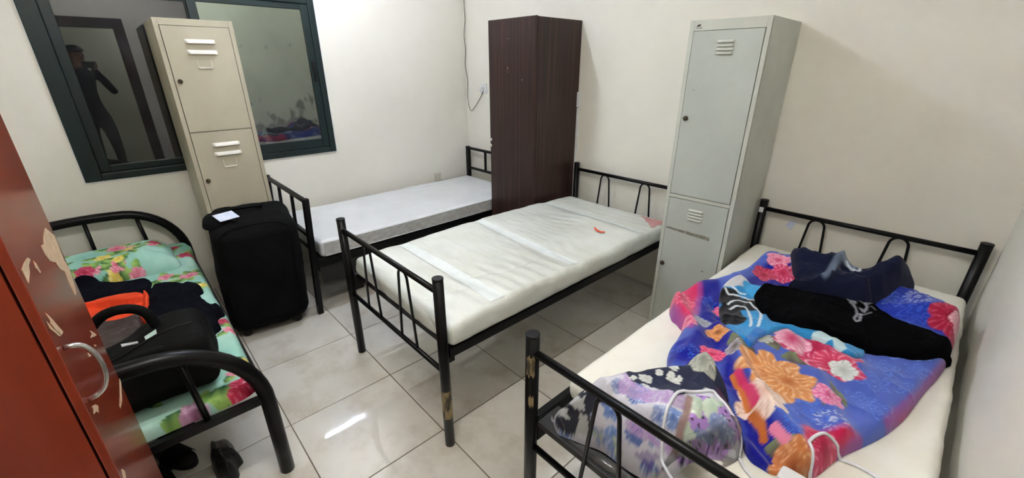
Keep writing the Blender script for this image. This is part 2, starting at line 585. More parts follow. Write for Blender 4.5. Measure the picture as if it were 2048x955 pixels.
def cloth(name, outline, zbase, thick, redge, hfun, colfun, step, material, parent=None, smooth_n=6, minlift=0.0, slope=0.0, zref=0.0, build=True, sink=0.0):
    """a fabric lying on a support: outline in x,y (metres), zbase(X,Y) the support, hfun(X,Y,sd) the folds."""
    O = np.array(smooth_path([(p[0], p[1], 0) for p in outline], smooth_n, closed=True))[:, :2]
    lo = O.min(0) - step * 2; hi = O.max(0) + step * 2
    nx = int((hi[0] - lo[0]) / step) + 1; ny = int((hi[1] - lo[1]) / step) + 1
    gx = lo[0] + step * np.arange(nx); gy = lo[1] + step * np.arange(ny)
    X, Y = np.meshgrid(gx, gy, indexing='ij')
    shp = X.shape
    x = X.ravel(); y = Y.ravel()
    best = np.full(x.shape, 1e9); bx = np.zeros_like(x); by = np.zeros_like(x); ins = np.zeros(x.shape, bool)
    for i in range(len(O)):
        ax, ay = O[i]; cx, cy = O[(i + 1) % len(O)]
        dx, dy = cx - ax, cy - ay
        t = np.clip(((x - ax) * dx + (y - ay) * dy) / (dx * dx + dy * dy + 1e-14), 0, 1)
        qx, qy = ax + t * dx, ay + t * dy
        d = np.hypot(x - qx, y - qy)
        m = d < best
        best[m] = d[m]; bx[m] = qx[m]; by[m] = qy[m]
        c = ((ay > y) != (cy > y)) & (x < (cx - ax) * (y - ay) / (dy if abs(dy) > 1e-14 else 1e-14) + ax)
        ins ^= c
    sd = np.where(ins, best, -best)
    insg = ins.reshape(shp)
    keep = insg[:-1, :-1] | insg[1:, :-1] | insg[1:, 1:] | insg[:-1, 1:]
    out = ~ins
    x = np.where(out, bx, x); y = np.where(out, by, y); sd = np.maximum(sd, 0)
    t = np.clip(sd / redge, 0, 1)
    prof = np.sqrt(np.maximum(0, 1 - (1 - t) ** 2))
    zb = zbase(x, y) if callable(zbase) else np.full(x.shape, zbase)
    z = zb + np.maximum(minlift * np.clip(sd / 0.004, 0, 1), min(minlift, 0.0006)) - sink * (sd <= 0) + prof * np.maximum(thick + hfun(x, y, sd), 0.0015)
    ids = np.arange(nx * ny).reshape(shp)
    I, J = np.nonzero(keep)
    q = np.stack([ids[I, J], ids[I + 1, J], ids[I + 1, J + 1], ids[I, J + 1]], 1)
    used = np.unique(q)
    rm = np.full(nx * ny, -1); rm[used] = np.arange(len(used))
    V = np.stack([x, y, z], 1)[used]
    col = None
    if colfun and build:
        yy_ = y[used] + slope * np.minimum(z[used] - zref, 0)
        col = colfun(x[used], yy_)
    o = mesh_np(name, V, rm[q], material, parent, col) if build else None
    zt = np.where(sd > 0, z, -1e9).reshape(shp)

    def H(a, b):
        """top of this fabric, or its support where it does not reach"""
        i = np.clip(((a - lo[0]) / step), 0, nx - 1.001); j = np.clip(((b - lo[1]) / step), 0, ny - 1.001)
        i0 = i.astype(int); j0 = j.astype(int); u = i - i0; v = j - j0
        zz = [zt[i0, j0], zt[i0 + 1, j0], zt[i0, j0 + 1], zt[i0 + 1, j0 + 1]]
        val = zz[0] * (1 - u) * (1 - v) + zz[1] * u * (1 - v) + zz[2] * (1 - u) * v + zz[3] * u * v
        base = zbase(a, b) if callable(zbase) else np.full(np.shape(a), zbase)
        inside = (a > lo[0]) & (a < hi[0]) & (b > lo[1]) & (b < hi[1]) & (np.minimum.reduce(zz) > -1e8)
        return np.where(inside, np.maximum(val, base), base)
    return o, H


def on_surface(H, slope=0.0, zref=0.0):
    """where the ray of a photo pixel meets a fabric whose top is H(x, y)"""
    zs = np.linspace(1.0, 0.45, 551)

    def f(px_, py_, z=None):
        d = ray(px_, py_)
        t = (zs - CAM_H) / d[2]
        x_, y_ = d[0] * t, d[1] * t
        hit = np.nonzero(zs <= H(x_, y_))[0]
        i = hit[0] if len(hit) else len(zs) - 1
        a, b_, z = float(x_[i]), float(y_[i]), float(zs[i])
        return a, b_ + slope * min(z - zref, 0.0)
    return f


def pxo(pts, z):
    """outline from photo pixels lying at height z (pairs, or triples with their own height)"""
    return [PZ(p[0], p[1], p[2] if len(p) > 2 else z) for p in pts]

# ================================================================== THE ROOM
XL, XR, YB, YF, ZC = -3.535, 0.215, 2.66, -0.80, 2.86

# ---- floor and its tiles
floor = tag(box('floor', (XL - 0.02, YF - 0.02, -0.10), (XR + 0.02, YB + 0.02, -0.0022), 'grout'), 'polished beige tiled floor of the dormitory room', 'floor', kind='structure')
GX, GY, PITCH, GAP = -0.272, 0.247, 0.5, 0.0045


def tile_mesh(w, d):
    bm = bmesh.new()
    bmesh.ops.create_cube(bm, size=1.0)
    for q in bm.verts:
        q.co = Vector((q.co.x * w, q.co.y * d, q.co.z * 0.012 - 0.006))
    top = [e for e in bm.edges if all(v.co.z > -0.001 for v in e.verts)]
    bmesh.ops.bevel(bm, geom=top, offset=0.0012, segments=1, affect='EDGES')
    me = bpy.data.meshes.new('tile'); bm.to_mesh(me); bm.free()
    me.materials.append(MT['tile'])
    return me


_tiles = {}
xs = [GX + PITCH * k for k in range(-8, 3)]
ys = [GY + PITCH * k for k in range(-4, 6)]
for i in range(len(xs) - 1):
    for j in range(len(ys) - 1):
        a0, a1 = max(xs[i] + GAP / 2, XL), min(xs[i + 1] - GAP / 2, XR)
        b0, b1 = max(ys[j] + GAP / 2, YF), min(ys[j + 1] - GAP / 2, YB)
        if a1 - a0 < 0.01 or b1 - b0 < 0.01:
            continue
        k = (round(a1 - a0, 3), round(b1 - b0, 3))
        if k not in _tiles:
            _tiles[k] = tile_mesh(*k)
        t = bpy.data.objects.new('tile', _tiles[k]); COL.objects.link(t)
        t.parent = floor; t.location = ((a0 + a1) / 2, (b0 + b1) / 2, 0)

tag(box('ceiling', (XL - 0.15, YF - 0.15, ZC), (XR + 0.15, YB + 0.15, ZC + 0.1), 'ceiling'), 'plain white painted ceiling of the room', 'ceiling', kind='structure')
tag(box('wall_back', (XL - 0.15, YB, -0.1), (XR + 0.15, YB + 0.15, ZC), 'wall'), 'cream painted wall behind the bed headboards', 'wall', kind='structure')
tag(box('wall_front', (XL - 0.15, YF - 0.15, -0.1), (XR + 0.15, YF, ZC), 'wall'), 'cream painted wall behind the red wardrobe', 'wall', kind='structure')
# window wall with its opening
WY0, WY1, WZ0, WZ1 = -0.19, 1.288, 0.893, 1.985
w = MB()
w.box((XL - 0.15, YF, -0.1), (XL, WY0, ZC)).box((XL - 0.15, WY1, -0.1), (XL, YB, ZC))
w.box((XL - 0.15, WY0, -0.1), (XL, WY1, WZ0)).box((XL - 0.15, WY0, WZ1), (XL, WY1, ZC))
tag(w.build('wall_left', 'wall'), 'cream painted wall holding the green framed window', 'wall', kind='structure')
# right wall with the doorway the photograph was taken from
DY0, DY1, DZ1 = -0.43, 0.36, 2.0
w = MB()
w.box((XR, YF, -0.1), (XR + 0.15, DY0, ZC)).box((XR, DY1, -0.1), (XR + 0.15, YB, ZC)).box((XR, DY0, DZ1), (XR + 0.15, DY1, ZC))
tag(w.build('wall_right', 'wall'), 'cream painted side wall beside the blanket covered bed', 'wall', kind='structure')
d = thing('door_1', 'dark brown door frame in the side wall', 'door frame', (XR, 0, 0), kind='structure')
for a, b in (((-0.012, DY1 - 0.05, 0), (0.162, DY1 + 0.05, 2.05)), ((-0.012, DY0 - 0.05, 0), (0.162, DY0 + 0.05, 2.05))):
    MB().box(a, b, 0.004).build('jamb', 'wood_dark', d)
MB().box((-0.0125, DY0 - 0.05, 1.95), (0.1625, DY1 + 0.05, 2.055), 0.004).build('lintel', 'wood_dark', d)
# corridor behind the doorway
tag(box('floor_corridor', (XR + 0.0201, -1.6, -0.1), (1.75, 2.0, -0.002), 'grout'), 'floor of the corridor outside the room', 'floor', kind='structure')
tag(box('wall_corridor', (1.6, -1.6, 0), (1.75, 2.0, 2.6), 'wall'), 'pale wall of the corridor outside the room', 'wall', kind='structure')
tag(box('wall_corridor', (XR + 0.15, -1.75, 0), (1.6, -1.6, 2.6), 'wall'), 'pale end wall of the corridor outside the room', 'wall', kind='structure')
tag(box('wall_corridor', (XR + 0.15, 2.0, 0), (1.6, 2.15, 2.6), 'wall'), 'pale far wall of the corridor outside the room', 'wall', kind='structure')
tag(box('ceiling_corridor', (XR + 0.15, -1.6, 2.6), (1.6, 2.0, 2.7), 'ceiling'), 'white ceiling of the corridor outside the room', 'ceiling', kind='structure')

# ---- air shaft behind the window
tag(box('wall_shaft', (-4.55, -1.2, 0.2), (-4.40, 2.6, 3.3), 'shaft_wall'), 'grey mould stained wall of the air shaft behind the window', 'wall', kind='structure')
tag(box('wall_shaft', (-4.40, 2.45, 0.2), (XL - 0.15, 2.6, 3.3), 'shaft_wall'), 'grey end wall of the air shaft behind the window', 'wall', kind='structure')
tag(box('wall_shaft', (-4.40, -1.2, 0.2), (XL - 0.15, -1.05, 3.3), 'shaft_wall'), 'grey near end wall of the air shaft behind the window', 'wall', kind='structure')
tag(box('trim_1', (-4.40, -1.05, 0.82), (XL - 0.15, 2.45, 0.925), 'soil'), 'dirty concrete ledge outside the window', 'ledge', kind='structure')

# ---- window_1
win = thing('window_1', 'dark green framed sliding window in the cream wall', 'window', (XL, 0, 0), kind='structure')


def wbox(name, a, b, m, par=win, bev=0.004):
    return MB().box(a, b, bev).build(name, m, par)


for nm, a, b in (('frame_side', (-0.10, -0.205, 0.885), (0.012, -0.125, 1.995)), ('frame_side', (-0.10, 1.255, 0.885), (0.012, 1.30, 1.995)),
                 ('frame_sill', (-0.10, -0.1245, 0.885), (0.0125, 1.2545, 0.928)), ('frame_head', (-0.10, -0.1245, 1.94), (0.0125, 1.2545, 1.995))):
    wbox(nm, a, b, 'green_frame')
# left sash (outer track) with tinted glass
ls = MB().box((-0.050, -0.1245, 0.9285), (-0.022, -0.075, 1.9395), 0.003).box((-0.050, 0.522, 0.9285), (-0.022, 0.5655, 1.9395), 0.003)
ls.box((-0.049, -0.0745, 0.9285), (-0.023, 0.5215, 0.968), 0.003).box((-0.049, -0.0745, 1.900), (-0.023, 0.5215, 1.9395), 0.003)
lso = ls.build('sash', 'green_frame', win)
MB().box((-0.038, -0.078, 0.965), (-0.034, 0.525, 1.903)).build('pane', 'tinted_glass', lso)
# right sash (inner track) with clear glass
rs = MB().box((-0.018, 0.530, 0.9285), (0.008, 0.580, 1.9395), 0.003).box((-0.018, 1.205, 0.9285), (0.006, 1.2545, 1.9395), 0.003)
rs.box((-0.017, 0.5805, 0.9285), (0.005, 1.2045, 0.995), 0.003).box((-0.017, 0.5805, 1.902), (0.005, 1.2045, 1.9395), 0.003)
rso = rs.build('sash', 'green_frame', win)
MB().box((-0.009, 0.577, 0.992), (-0.005, 1.208, 1.905)).build('pane', 'clear_glass', rso)
lt = MB().box((0.0065, 1.218, 1.42), (0.016, 1.242, 1.56), 0.003).box((0.0165, 1.224, 1.455), (0.028, 1.236, 1.50), 0.003)
lt.build('latch', 'black_rubber', win)
# ragged white sealant line round the frame
sl = MB()
random.seed(5)
yy = -0.21
while yy < 1.30:
    l = random.uniform(0.02, 0.07)
    sl.box((0.0005, yy, 0.879 - random.uniform(0, 0.005)), (0.006, min(yy + l, 1.31), 0.8848))
    yy += l
zz = 0.885
while zz < 1.99:
    l = random.uniform(0.02, 0.08)
    sl.box((0.0005, 1.3003, zz), (0.006, 1.303 + random.uniform(0, 0.005), zz + l))
    sl.box((0.0005, -0.2085 - random.uniform(0, 0.004), zz), (0.006, -0.2053, zz + l))
    zz += l
sl.build('sealant', 'white_plastic', win)

# ---- ceiling tube light (above the frame; its light and its reflection are in the photograph)
def tube_light(label, loc, material):
    tl = thing('tube_light_offscreen', label, 'light', loc)
    MB().box((-0.03, -0.34, -0.045), (0.03, 0.34, -0.001), 0.006).build('housing', 'white_plastic', tl)
    for s in (-1, 1):
        MB().box((-0.018, s * 0.325 - 0.012, -0.085), (0.018, s * 0.325 + 0.012, -0.0455), 0.004).build('lamp_holder', 'white_plastic', tl)
    MB().tube([(0, -0.311, -0.068), (0, 0.311, -0.068)], 0.0145, 12).build('tube', material, tl)


tube_light('bright white fluorescent tube light fixed under the ceiling near the window', (-2.56, 1.16, ZC), 'tube')
tube_light('warmer fluorescent tube light fixed under the ceiling near the doorway', (-0.69, 0.30, ZC), 'old_tube')


# ================================================================== BEDS
def hairpin(x, z0, z1, y, half=0.068, top=0.036, r=0.0062):
    """inverted U rod whose legs spread towards the bottom"""
    pts = [(x - half, y, z0)]
    c = z1 - top
    pts += [(x + top * math.cos(a), y, c + top * math.sin(a)) for a in np.linspace(math.pi * 0.98, math.pi * 0.02, 11)]
    pts += [(x + half, y, z0)]
    return MB().tube(pts, r, 8)


def tube_bed(label, loc, rot, Wd, Ln, caps=True):
    t = thing('bed', label, 'bed', loc, (0, 0, rot))
    pr = 0.021
    for (y, zt, zr, zl) in ((0, 0.815, 0.753, 0.385), (Ln, 0.826, 0.775, 0.385)):
        for x in (0, Wd):
            p = MB().tube([(x, y, 0.0), (x, y, zt - 0.006)], pr, 18).build('post', 'black_metal', t)
            MB().tube([(x, y, zt - 0.007), (x, y, zt - 0.001), (x, y, zt)], [pr + 0.0008, pr + 0.0008, pr - 0.002], 18).build('post_cap', 'black_rubber', p)
        MB().tube([(pr * 0.7, y, zr), (Wd - pr * 0.7, y, zr)], 0.0125, 12).build('top_rail', 'black_metal', t)
        MB().tube([(pr * 0.7, y, zl), (Wd - pr * 0.7, y, zl)], 0.0105, 12).build('lower_rail', 'black_metal', t)
        for k in (-1, 1):
            hairpin(Wd / 2 + k * 0.168, zl, zr - 0.006, y).build('hairpin_bar', 'black_metal', t)
    s = 0.026
    for x in (0, Wd):
        sx = 1 if x == 0 else -1
        MB().box((x - 0.013, 0.024, 0.45), (x + 0.013, Ln - 0.024, 0.492), 0.002).build('side_rail', 'black_metal', t)
        for y in (0, Ln):
            yy = (y + 0.012, y + 0.062) if y == 0 else (y - 0.062, y - 0.012)
            MB().box((x + (sx * 0.0135 if sx > 0 else -0.0195), yy[0], 0.405), (x + (0.0195 if sx > 0 else -0.0135), yy[1], 0.491), 0.002).build('bracket', 'black_metal', t)
    n = 7
    for i in range(n):
        y = 0.06 + (Ln - 0.12) * i / (n - 1)
        MB().box((0.02, y - 0.02, 0.462), (Wd - 0.02, y + 0.02, 0.490), 0.002).build('slat', 'black_metal', t)
    return t


BED2 = (-2.07, 0.727)
bed2 = tube_bed('black tubular bed frame carrying the plastic wrapped mattress with the pink corner label', (BED2[0], BED2[1], 0), 0.0, 0.882, 1.885)
# bare worn metal on its near leg
MB().tube([(0.882, 0, 0.155), (0.882, 0, 0.30)], 0.0214, 18, caps=False).build('worn_patch', 'worn', bed2)
BED3 = (-0.709, 0.737)
bed3 = tube_bed('black tubular bed frame standing against the side wall', (BED3[0], BED3[1], 0), 0.0, 0.874, 1.875)
for z0, z1, a0, a1 in ((0.675, 0.745, -1.7, -0.4), (0.56, 0.60, -1.3, -0.5)):
    v = []; f = []
    for i in range(7):
        a = a0 + (a1 - a0) * i / 6
        jag = 0.008 * math.sin(i * 2.3)
        v += [(0.0214 * math.cos(a), 0.0214 * math.sin(a), z0 + jag), (0.0214 * math.cos(a), 0.0214 * math.sin(a), z1 - jag)]
    for i in range(6):
        f.append((2 * i, 2 * i + 2, 2 * i + 3, 2 * i + 1))
    MB().add(v, f, True).build('worn_patch', 'worn', bed3)
MB().box((0.022, 0.006, 0.4705), (0.852, 0.105, 0.4925), 0.002).build('foot_board', 'board', bed3)
MB().box((-0.012, 1.875 - 0.0235, 0.755), (0.010, 1.875 - 0.0225, 0.785)).build('sticker', 'paper', bed3)

# ---- square tube bed in the corner
BED1 = (-3.47, 0.70)
bed1 = thing('bed', 'black square tube bed frame under the window wall in the corner', 'bed', (BED1[0], BED1[1], 0))
W1, L1 = 0.82, 1.90


def square_end(y, lean, zt, zl):
    """posts, rails and bars of one end; lean tilts the end towards +y"""
    def sh(m):
        m.v = [(p[0], p[1] + lean * p[2], p[2]) for p in m.v]
        return m
    for x in (0, W1):
        sh(MB().box((x - 0.021, y - 0.016, 0), (x + 0.021, y + 0.016, zt), 0.003)).build('post', 'black_metal', bed1)
    sh(MB().box((0.0205, y - 0.011, zt - 0.028), (W1 - 0.0205, y + 0.011, zt - 0.005), 0.002)).build('top_rail', 'black_metal', bed1)
    sh(MB().box((0.0205, y - 0.011, zl - 0.011), (W1 - 0.0205, y + 0.011, zl + 0.011), 0.002)).build('lower_rail', 'black_metal', bed1)
    for k in (1, 2):
        x = W1 * k / 3
        sh(MB().box((x - 0.010, y - 0.009, zl + 0.0105), (x + 0.010, y + 0.009, zt - 0.0275), 0.002)).build('bar', 'black_metal', bed1)


square_end(0.0, 0.055, 0.785, 0.545)
square_end(L1, 0.0, 0.775, 0.56)
for x in (0, W1):
    MB().box((x - 0.013, 0.045, 0.325), (x + 0.013, L1 - 0.017, 0.375), 0.002).build('side_rail', 'black_metal', bed1)
    MB().box((x - 0.0195, 0.0385, 0.30), (x + 0.0195, 0.0445, 0.41), 0.001).build('bracket', 'black_metal', bed1)
MB().box((0.014, 0.08, 0.352), (W1 - 0.014, L1 - 0.03, 0.374), 0.002).build('board', 'board', bed1)
MB().box((W1 - 0.0128, 0.06, 0.20), (W1 - 0.003, L1 - 0.02, 0.324), 0.002).build('apron', 'board', bed1)

# ---- bent tube bed with the floral sheet
BED4 = (-3.455, -0.275)
bed4 = thing('bed', 'black bed frame of thick bent tube carrying the floral sheet', 'bed', (BED4[0], BED4[1], 0))
L4, HW = 1.915, 0.44
for x in (0.0, L4):
    pts = [(x, HW, 0.0), (x, HW, 0.18), (x, HW, 0.34)]
    for a in np.linspace(0, math.pi / 2, 13)[1:]:
        pts.append((x, HW - 0.30 + 0.30 * math.cos(a), 0.36 + 0.32 * math.sin(a)))
    pts += [(x, 0.07, 0.684), (x, 0, 0.685)]
    pts = pts + [(q[0], -q[1], q[2]) for q in pts[::-1][1:]]
    MB().tube(pts, 0.0265, 18).build('arch_tube', 'black_metal', bed4)
    MB().box((x - 0.014, -HW + 0.02, 0.362), (x + 0.014, HW - 0.02, 0.392), 0.003).build('cross_rail', 'black_metal', bed4)
    for b, sl_ in ((-0.30, 0.06), (0.0, 0.0), (0.255, -0.02)):
        zt = 0.665 if abs(b) < 0.2 else 0.645
        MB().tube([(x, b, 0.385), (x, b + sl_, zt)], 0.0105, 10).build('bar', 'black_metal', bed4)
for y in (-HW, HW):
    MB().box((0.02, y - 0.016, 0.352), (L4 - 0.02, y + 0.010, 0.388), 0.002).build('side_rail', 'black_metal', bed4)
for i in range(6):
    x = 0.12 + (L4 - 0.24) * i / 5
    MB().box((x - 0.03, -HW + 0.0165, 0.362), (x + 0.03, HW - 0.0165, 0.386), 0.002).build('slat', 'board', bed4)


# ================================================================== MATTRESSES
def plastic_mat(name, c, c2, scale, rough=0.3, coat=0.5, bump=0.5, bscale=(16, 16, 16)):
    return mat(name, c, rough, c2=c2, scale=scale, bump=bump, bscale=bscale, coat=coat, detail=5)


MT['mattress_wrap'] = plastic_mat('plastic_wrapped_cream_mattress', lin(219, 222, 216), lin(210, 212, 203), (5, 5, 5), 0.34, 0.45, 1.0, (9, 34, 9))
MT['mattress_white'] = plastic_mat('plastic_wrapped_white_mattress', lin(222, 224, 226), lin(214, 216, 218), (4, 4, 4), 0.34, 0.4, 0.3, (12, 30, 12))
MT['mattress_side'] = plastic_mat('quilted_mattress_side', lin(202, 202, 202), lin(176, 176, 178), (26, 26, 60), 0.45, 0.3, 0.6, (60, 60, 60))
MT['mattress_cream'] = plastic_mat('cream_quilted_mattress', lin(234, 232, 222), lin(228, 225, 213), (8, 8, 8), 0.6, 0.1, 0.4, (30, 30, 30))
MT['tape_band'] = mat('white_packing_band', lin(228, 234, 232), 0.4, c2=lin(222, 228, 226), scale=(20, 20, 20), coat=0.3)


def mattress(label, x0, x1, y0, y1, z0, z1, r, material, dispz, step=0.014, side=0.004, seed=1, name='mattress'):
    t = thing(name, label, 'mattress', ((x0 + x1) / 2, (y0 + y1) / 2, z0))
    cx, cy = (x0 + x1) / 2, (y0 + y1) / 2
    hz = (z1 - z0) / 2

    def disp(V, nrm):
        up = np.clip(V[:, 2] / hz, 0, 1)
        dz = dispz(V[:, 0] + cx, V[:, 1] + cy)
        V = V.copy()
        V[:, 2] += dz * up
        n = fbm(V[:, 0] * 9 + V[:, 2] * 14, V[:, 1] * 9 + V[:, 2] * 11, seed, 3)
        w = np.clip(np.abs(nrm[:, 0]) + np.abs(nrm[:, 1]), 0, 1)
        V[:, 0] += nrm[:, 0] * n * side * 4 * w
        V[:, 1] += nrm[:, 1] * n * side * 4 * w
        return V
    V, Fc = rbox((x1 - x0, y1 - y0, z1 - z0), r, step, disp)
    mesh_np('body', V, Fc, material, t)
    return t


def m2_h(x, y):
    h = 0.026 * fbm(x * 2.0 + 4, y * 2.9 + 1, 3, 3) + 0.0055 * (crease(x * 3.1 + 0.6 * y, y * 4.4, 11, 3) - 0.25) + 0.0030 * (crease(x * 9 + 2 * y, y * 6, 13, 3) - 0.25)
    h = h + 0.0022 * np.sin(y * 75 + 9 * vnoise(x * 4, y * 3, 8)) * sstep(0.45, 0.7, vnoise(x * 3 + 7, y * 3 + 2, 21))
    for yb in (1.03, 1.55, 2.20):
        h = h - 0.006 * np.exp(-((y - yb) / 0.05) ** 2)
    h = h + 0.012 * sstep(2.35, 2.1, y) * sstep(0.75, 0.95, y) - 0.012 * sstep(2.25, 2.5, y)
    # sharp crease along the length
    h = h - 0.006 * np.exp(-(seg_dist(x, y, [(-1.45, 1.02), (-1.36, 1.22), (-1.37, 1.55)]) / 0.006) ** 2)
    h = h - 0.005 * np.exp(-(seg_dist(x, y, [(-1.42, 0.80), (-1.36, 0.98)]) / 0.006) ** 2)
    return h


M2 = dict(x0=-2.052, x1=-1.165, y0=0.752, y1=2.525, z0=0.4935, z1=0.594)
mt2 = mattress('cream mattress in clear plastic wrap with pale bands and a pink corner label',
               M2['x0'], M2['x1'], M2['y0'], M2['y1'], M2['z0'], M2['z1'], 0.032, 'mattress_wrap', m2_h, 0.011, 0.005, 3)


def on_mattress(mt, hfun, zt, pts, lift, nx=24, ny=6):
    """sheet patch following the mattress top between two polylines (world x,y)"""
    A, B = pts
    v = []; f = []
    for i in range(nx + 1):
        t = i / nx
        a = np.array([np.interp(t, np.linspace(0, 1, len(A)), [p[k] for p in A]) for k in (0, 1)])
        b = np.array([np.interp(t, np.linspace(0, 1, len(B)), [p[k] for p in B]) for k in (0, 1)])
        for j in range(ny + 1):
            p = a + (b - a) * j / ny
            v.append((p[0], p[1], zt + float(hfun(np.array([p[0]]), np.array([p[1]]))[0]) + lift))
    for i in range(nx):
        for j in range(ny):
            f.append((i * (ny + 1) + j, (i + 1) * (ny + 1) + j, (i + 1) * (ny + 1) + j + 1, i * (ny + 1) + j + 1))
    m = MB(); m.add(v, f, True)
    return m


for (a, b) in ((((-2.02, 1.00), (-1.195, 0.985)), ((-2.02, 1.06), (-1.195, 1.06))),
               (((-2.02, 1.545), (-1.195, 1.50)), ((-2.02, 1.60), (-1.195, 1.565))),
               (((-2.02, 2.19), (-1.195, 2.14)), ((-2.02, 2.235), (-1.195, 2.185)))):
    on_mattress(mt2, m2_h, M2['z1'], (a, b), 0.0022, 60, 5).build('packing_band', 'tape_band', mt2, world=True)
on_mattress(mt2, m2_h, M2['z1'], (((-1.40, 2.488), (-1.30, 2.40), (-1.205, 2.29)), ((-1.40, 2.49), (-1.30, 2.492), (-1.205, 2.49))), 0.002, 14, 8).build('corner_label', 'pink_label', mt2, world=True)
tp = [PZ(1189, 457, 0.6), PZ(1194, 462, 0.6), PZ(1201, 465.5, 0.6), PZ(1209, 466, 0.6)]
tp2 = [PZ(1187, 459, 0.6), PZ(1192, 466, 0.6), PZ(1201, 470, 0.6), PZ(1210, 468.5, 0.6)]
on_mattress(mt2, m2_h, M2['z1'], (tp, tp2), 0.004, 12, 3).build('orange_tape', 'orange_tape', mt2, world=True)


def m1_h(x, y):
    return 0.008 * fbm(x * 3, y * 2.5, 31, 3) + 0.006 * (crease(x * 4, y * 2.6 + x, 17, 3) - 0.2) + 0.003 * np.sin(x * 70 + 8 * vnoise(x * 3, y * 3, 4)) * sstep(0.4, 0.7, vnoise(x * 2, y * 2 + 5, 5))


mt1 = mattress('white mattress in glossy plastic wrap on the corner bed', -3.462, -2.652, 0.775, 2.572, 0.376, 0.486, 0.026, 'mattress_white', m1_h, 0.014, 0.003, 5)
sdm = MB()
for zz in (0.012, 0.098):
    pts = [(-2.648, 0.80, 0.376 + zz), (-2.648, 2.55, 0.376 + zz)]
    sdm.tube(pts, 0.0035, 6)
sdm.build('piping', 'mattress_white', mt1, world=True)
MB().box((-2.6515, 0.80, 0.3915), (-2.6470, 2.55, 0.4705), 0.001).build('side_band', 'mattress_side', mt1, world=True)


def m3_h(x, y):
    return 0.010 * fbm(x * 3 + 2, y * 2.5 + 7, 41, 3) + 0.0012 * np.sin(x * 150 + 3 * vnoise(x * 2, y * 2, 4))


M3Z = 0.588
mt3 = mattress('cream quilted mattress under the blue floral blanket', -0.690, 0.180, 0.880, 2.560, 0.4935, M3Z, 0.034, 'mattress_cream', m3_h, 0.014, 0.003, 7)

mt4 = mattress('thin mattress hidden under the mint floral sheet', -3.385, -1.605, -0.685, 0.130, 0.3895, 0.422, 0.014, 'mattress_cream', lambda x, y: 0 * x, 0.03, 0.001, 9)


# ================================================================== LOCKERS AND WARDROBES
def louvre(w, h, depth, n=5):
    """pressed half-open slot: a hood that swells downwards, origin at its centre, facing -y"""
    v = []; f = []
    xs_ = [-w / 2, -w / 2 + h * 0.7, w / 2 - h * 0.7, w / 2]
    for xi, x in enumerate(xs_):
        k = 0.0 if xi in (0, 3) else 1.0
        for j in range(n + 1):
            t = j / n
            z = h / 2 - h * t
            v.append((x, -depth * k * math.sin(t * math.pi * 0.5) - 0.0003, z))
    for i in range(3):
        for j in range(n):
            a = i * (n + 1) + j
            f.append((a, a + 1, a + n + 2, a + n + 1))
    b = len(v)
    v += [(xs_[1], 0, -h / 2), (xs_[2], 0, -h / 2)]
    f.append((1 * (n + 1) + n, b, b + 1, 2 * (n + 1) + n))
    f.append((n, b, 1 * (n + 1) + n)); f.append((2 * (n + 1) + n, b + 1, 3 * (n + 1) + n))
    return MB().add(v, f, False)


def shift(m, dx, dy, dz):
    m.v = [(p[0] + dx, p[1] + dy, p[2] + dz) for p in m.v]
    return m


def locker_body(t, Wd, D, H, material, stile, head, gaps, plinth, frame_mat):
    """sheet steel carcass, open at the door openings; front at y=0, depth to +y"""
    s = 0.0012
    b = MB()
    b.box((0, 0.0005, 0), (s, D, H)).box((Wd - s, 0.0005, 0), (Wd, D, H)).box((s, D - s, 0), (Wd - s, D, H))
    b.box((s, 0.0005, H - s), (Wd - s, D - s, H)).box((s, 0.0005, 0.03), (Wd - s, D - s, 0.031))
    b.build('carcass', material, t)
    f = MB()
    f.box((0, -0.0005, 0), (stile, 0.012, H), 0.0015).box((Wd - stile, -0.0005, 0), (Wd, 0.012, H), 0.0015)
    f.box((stile, -0.0004, H - head), (Wd - stile, 0.012, H), 0.0012).box((stile, -0.0004, 0), (Wd - stile, 0.012, plinth), 0.0012)
    for g0, g1 in gaps:
        f.box((stile, -0.0004, g0), (Wd - stile, 0.012, g1), 0.0008)
    f.build('front_frame', frame_mat, t)
    MB().box((0.004, 0.02, 0.04), (Wd - 0.004, 0.0212, H - 0.01)).build('inner_panel', 'dark', t)


# ---- cream locker in front of the window
LK1 = (-3.05, 0.290)
lk1 = thing('locker', 'cream steel locker of three doors standing in front of the window', 'locker', (LK1[0], LK1[1], 0), (0, 0, math.pi / 2))
locker_body(lk1, 0.362, 0.452, 1.764, 'cream_steel', 0.022, 0.034, ((1.1735, 1.1765), (0.6185, 0.6215)), 0.066, 'cream_steel')
for z0, z1 in ((1.1785, 1.728), (0.6235, 1.1715), (0.068, 0.6165)):
    dr = MB().box((0.0245, -0.003, z0), (0.3375, 0.010, z1), 0.0018).build('door', 'cream_steel', lk1)
    for k, dz in enumerate((0.073, 0.127)):
        shift(louvre(0.142, 0.021, 0.012), 0.181 + 0.004, -0.003, z1 - dz).build('louvre', 'cream_light', dr)
    ch = MB()
    cz = z1 - 0.187
    ch.box((0.148, -0.0055, cz - 0.022), (0.151, -0.0031, cz + 0.022)).box((0.213, -0.0055, cz - 0.022), (0.216, -0.0031, cz + 0.022)).box((0.1515, -0.0075, cz - 0.024), (0.2125, -0.0031, cz - 0.017))
    ch.build('card_holder', 'cream_light', dr)
    lz = z1 - 0.276
    lko = MB().tube([(0.047, -0.0032, lz), (0.047, -0.012, lz), (0.047, -0.014, lz)], [0.0115, 0.0115, 0.008], 14).build('lock', 'lock', dr)

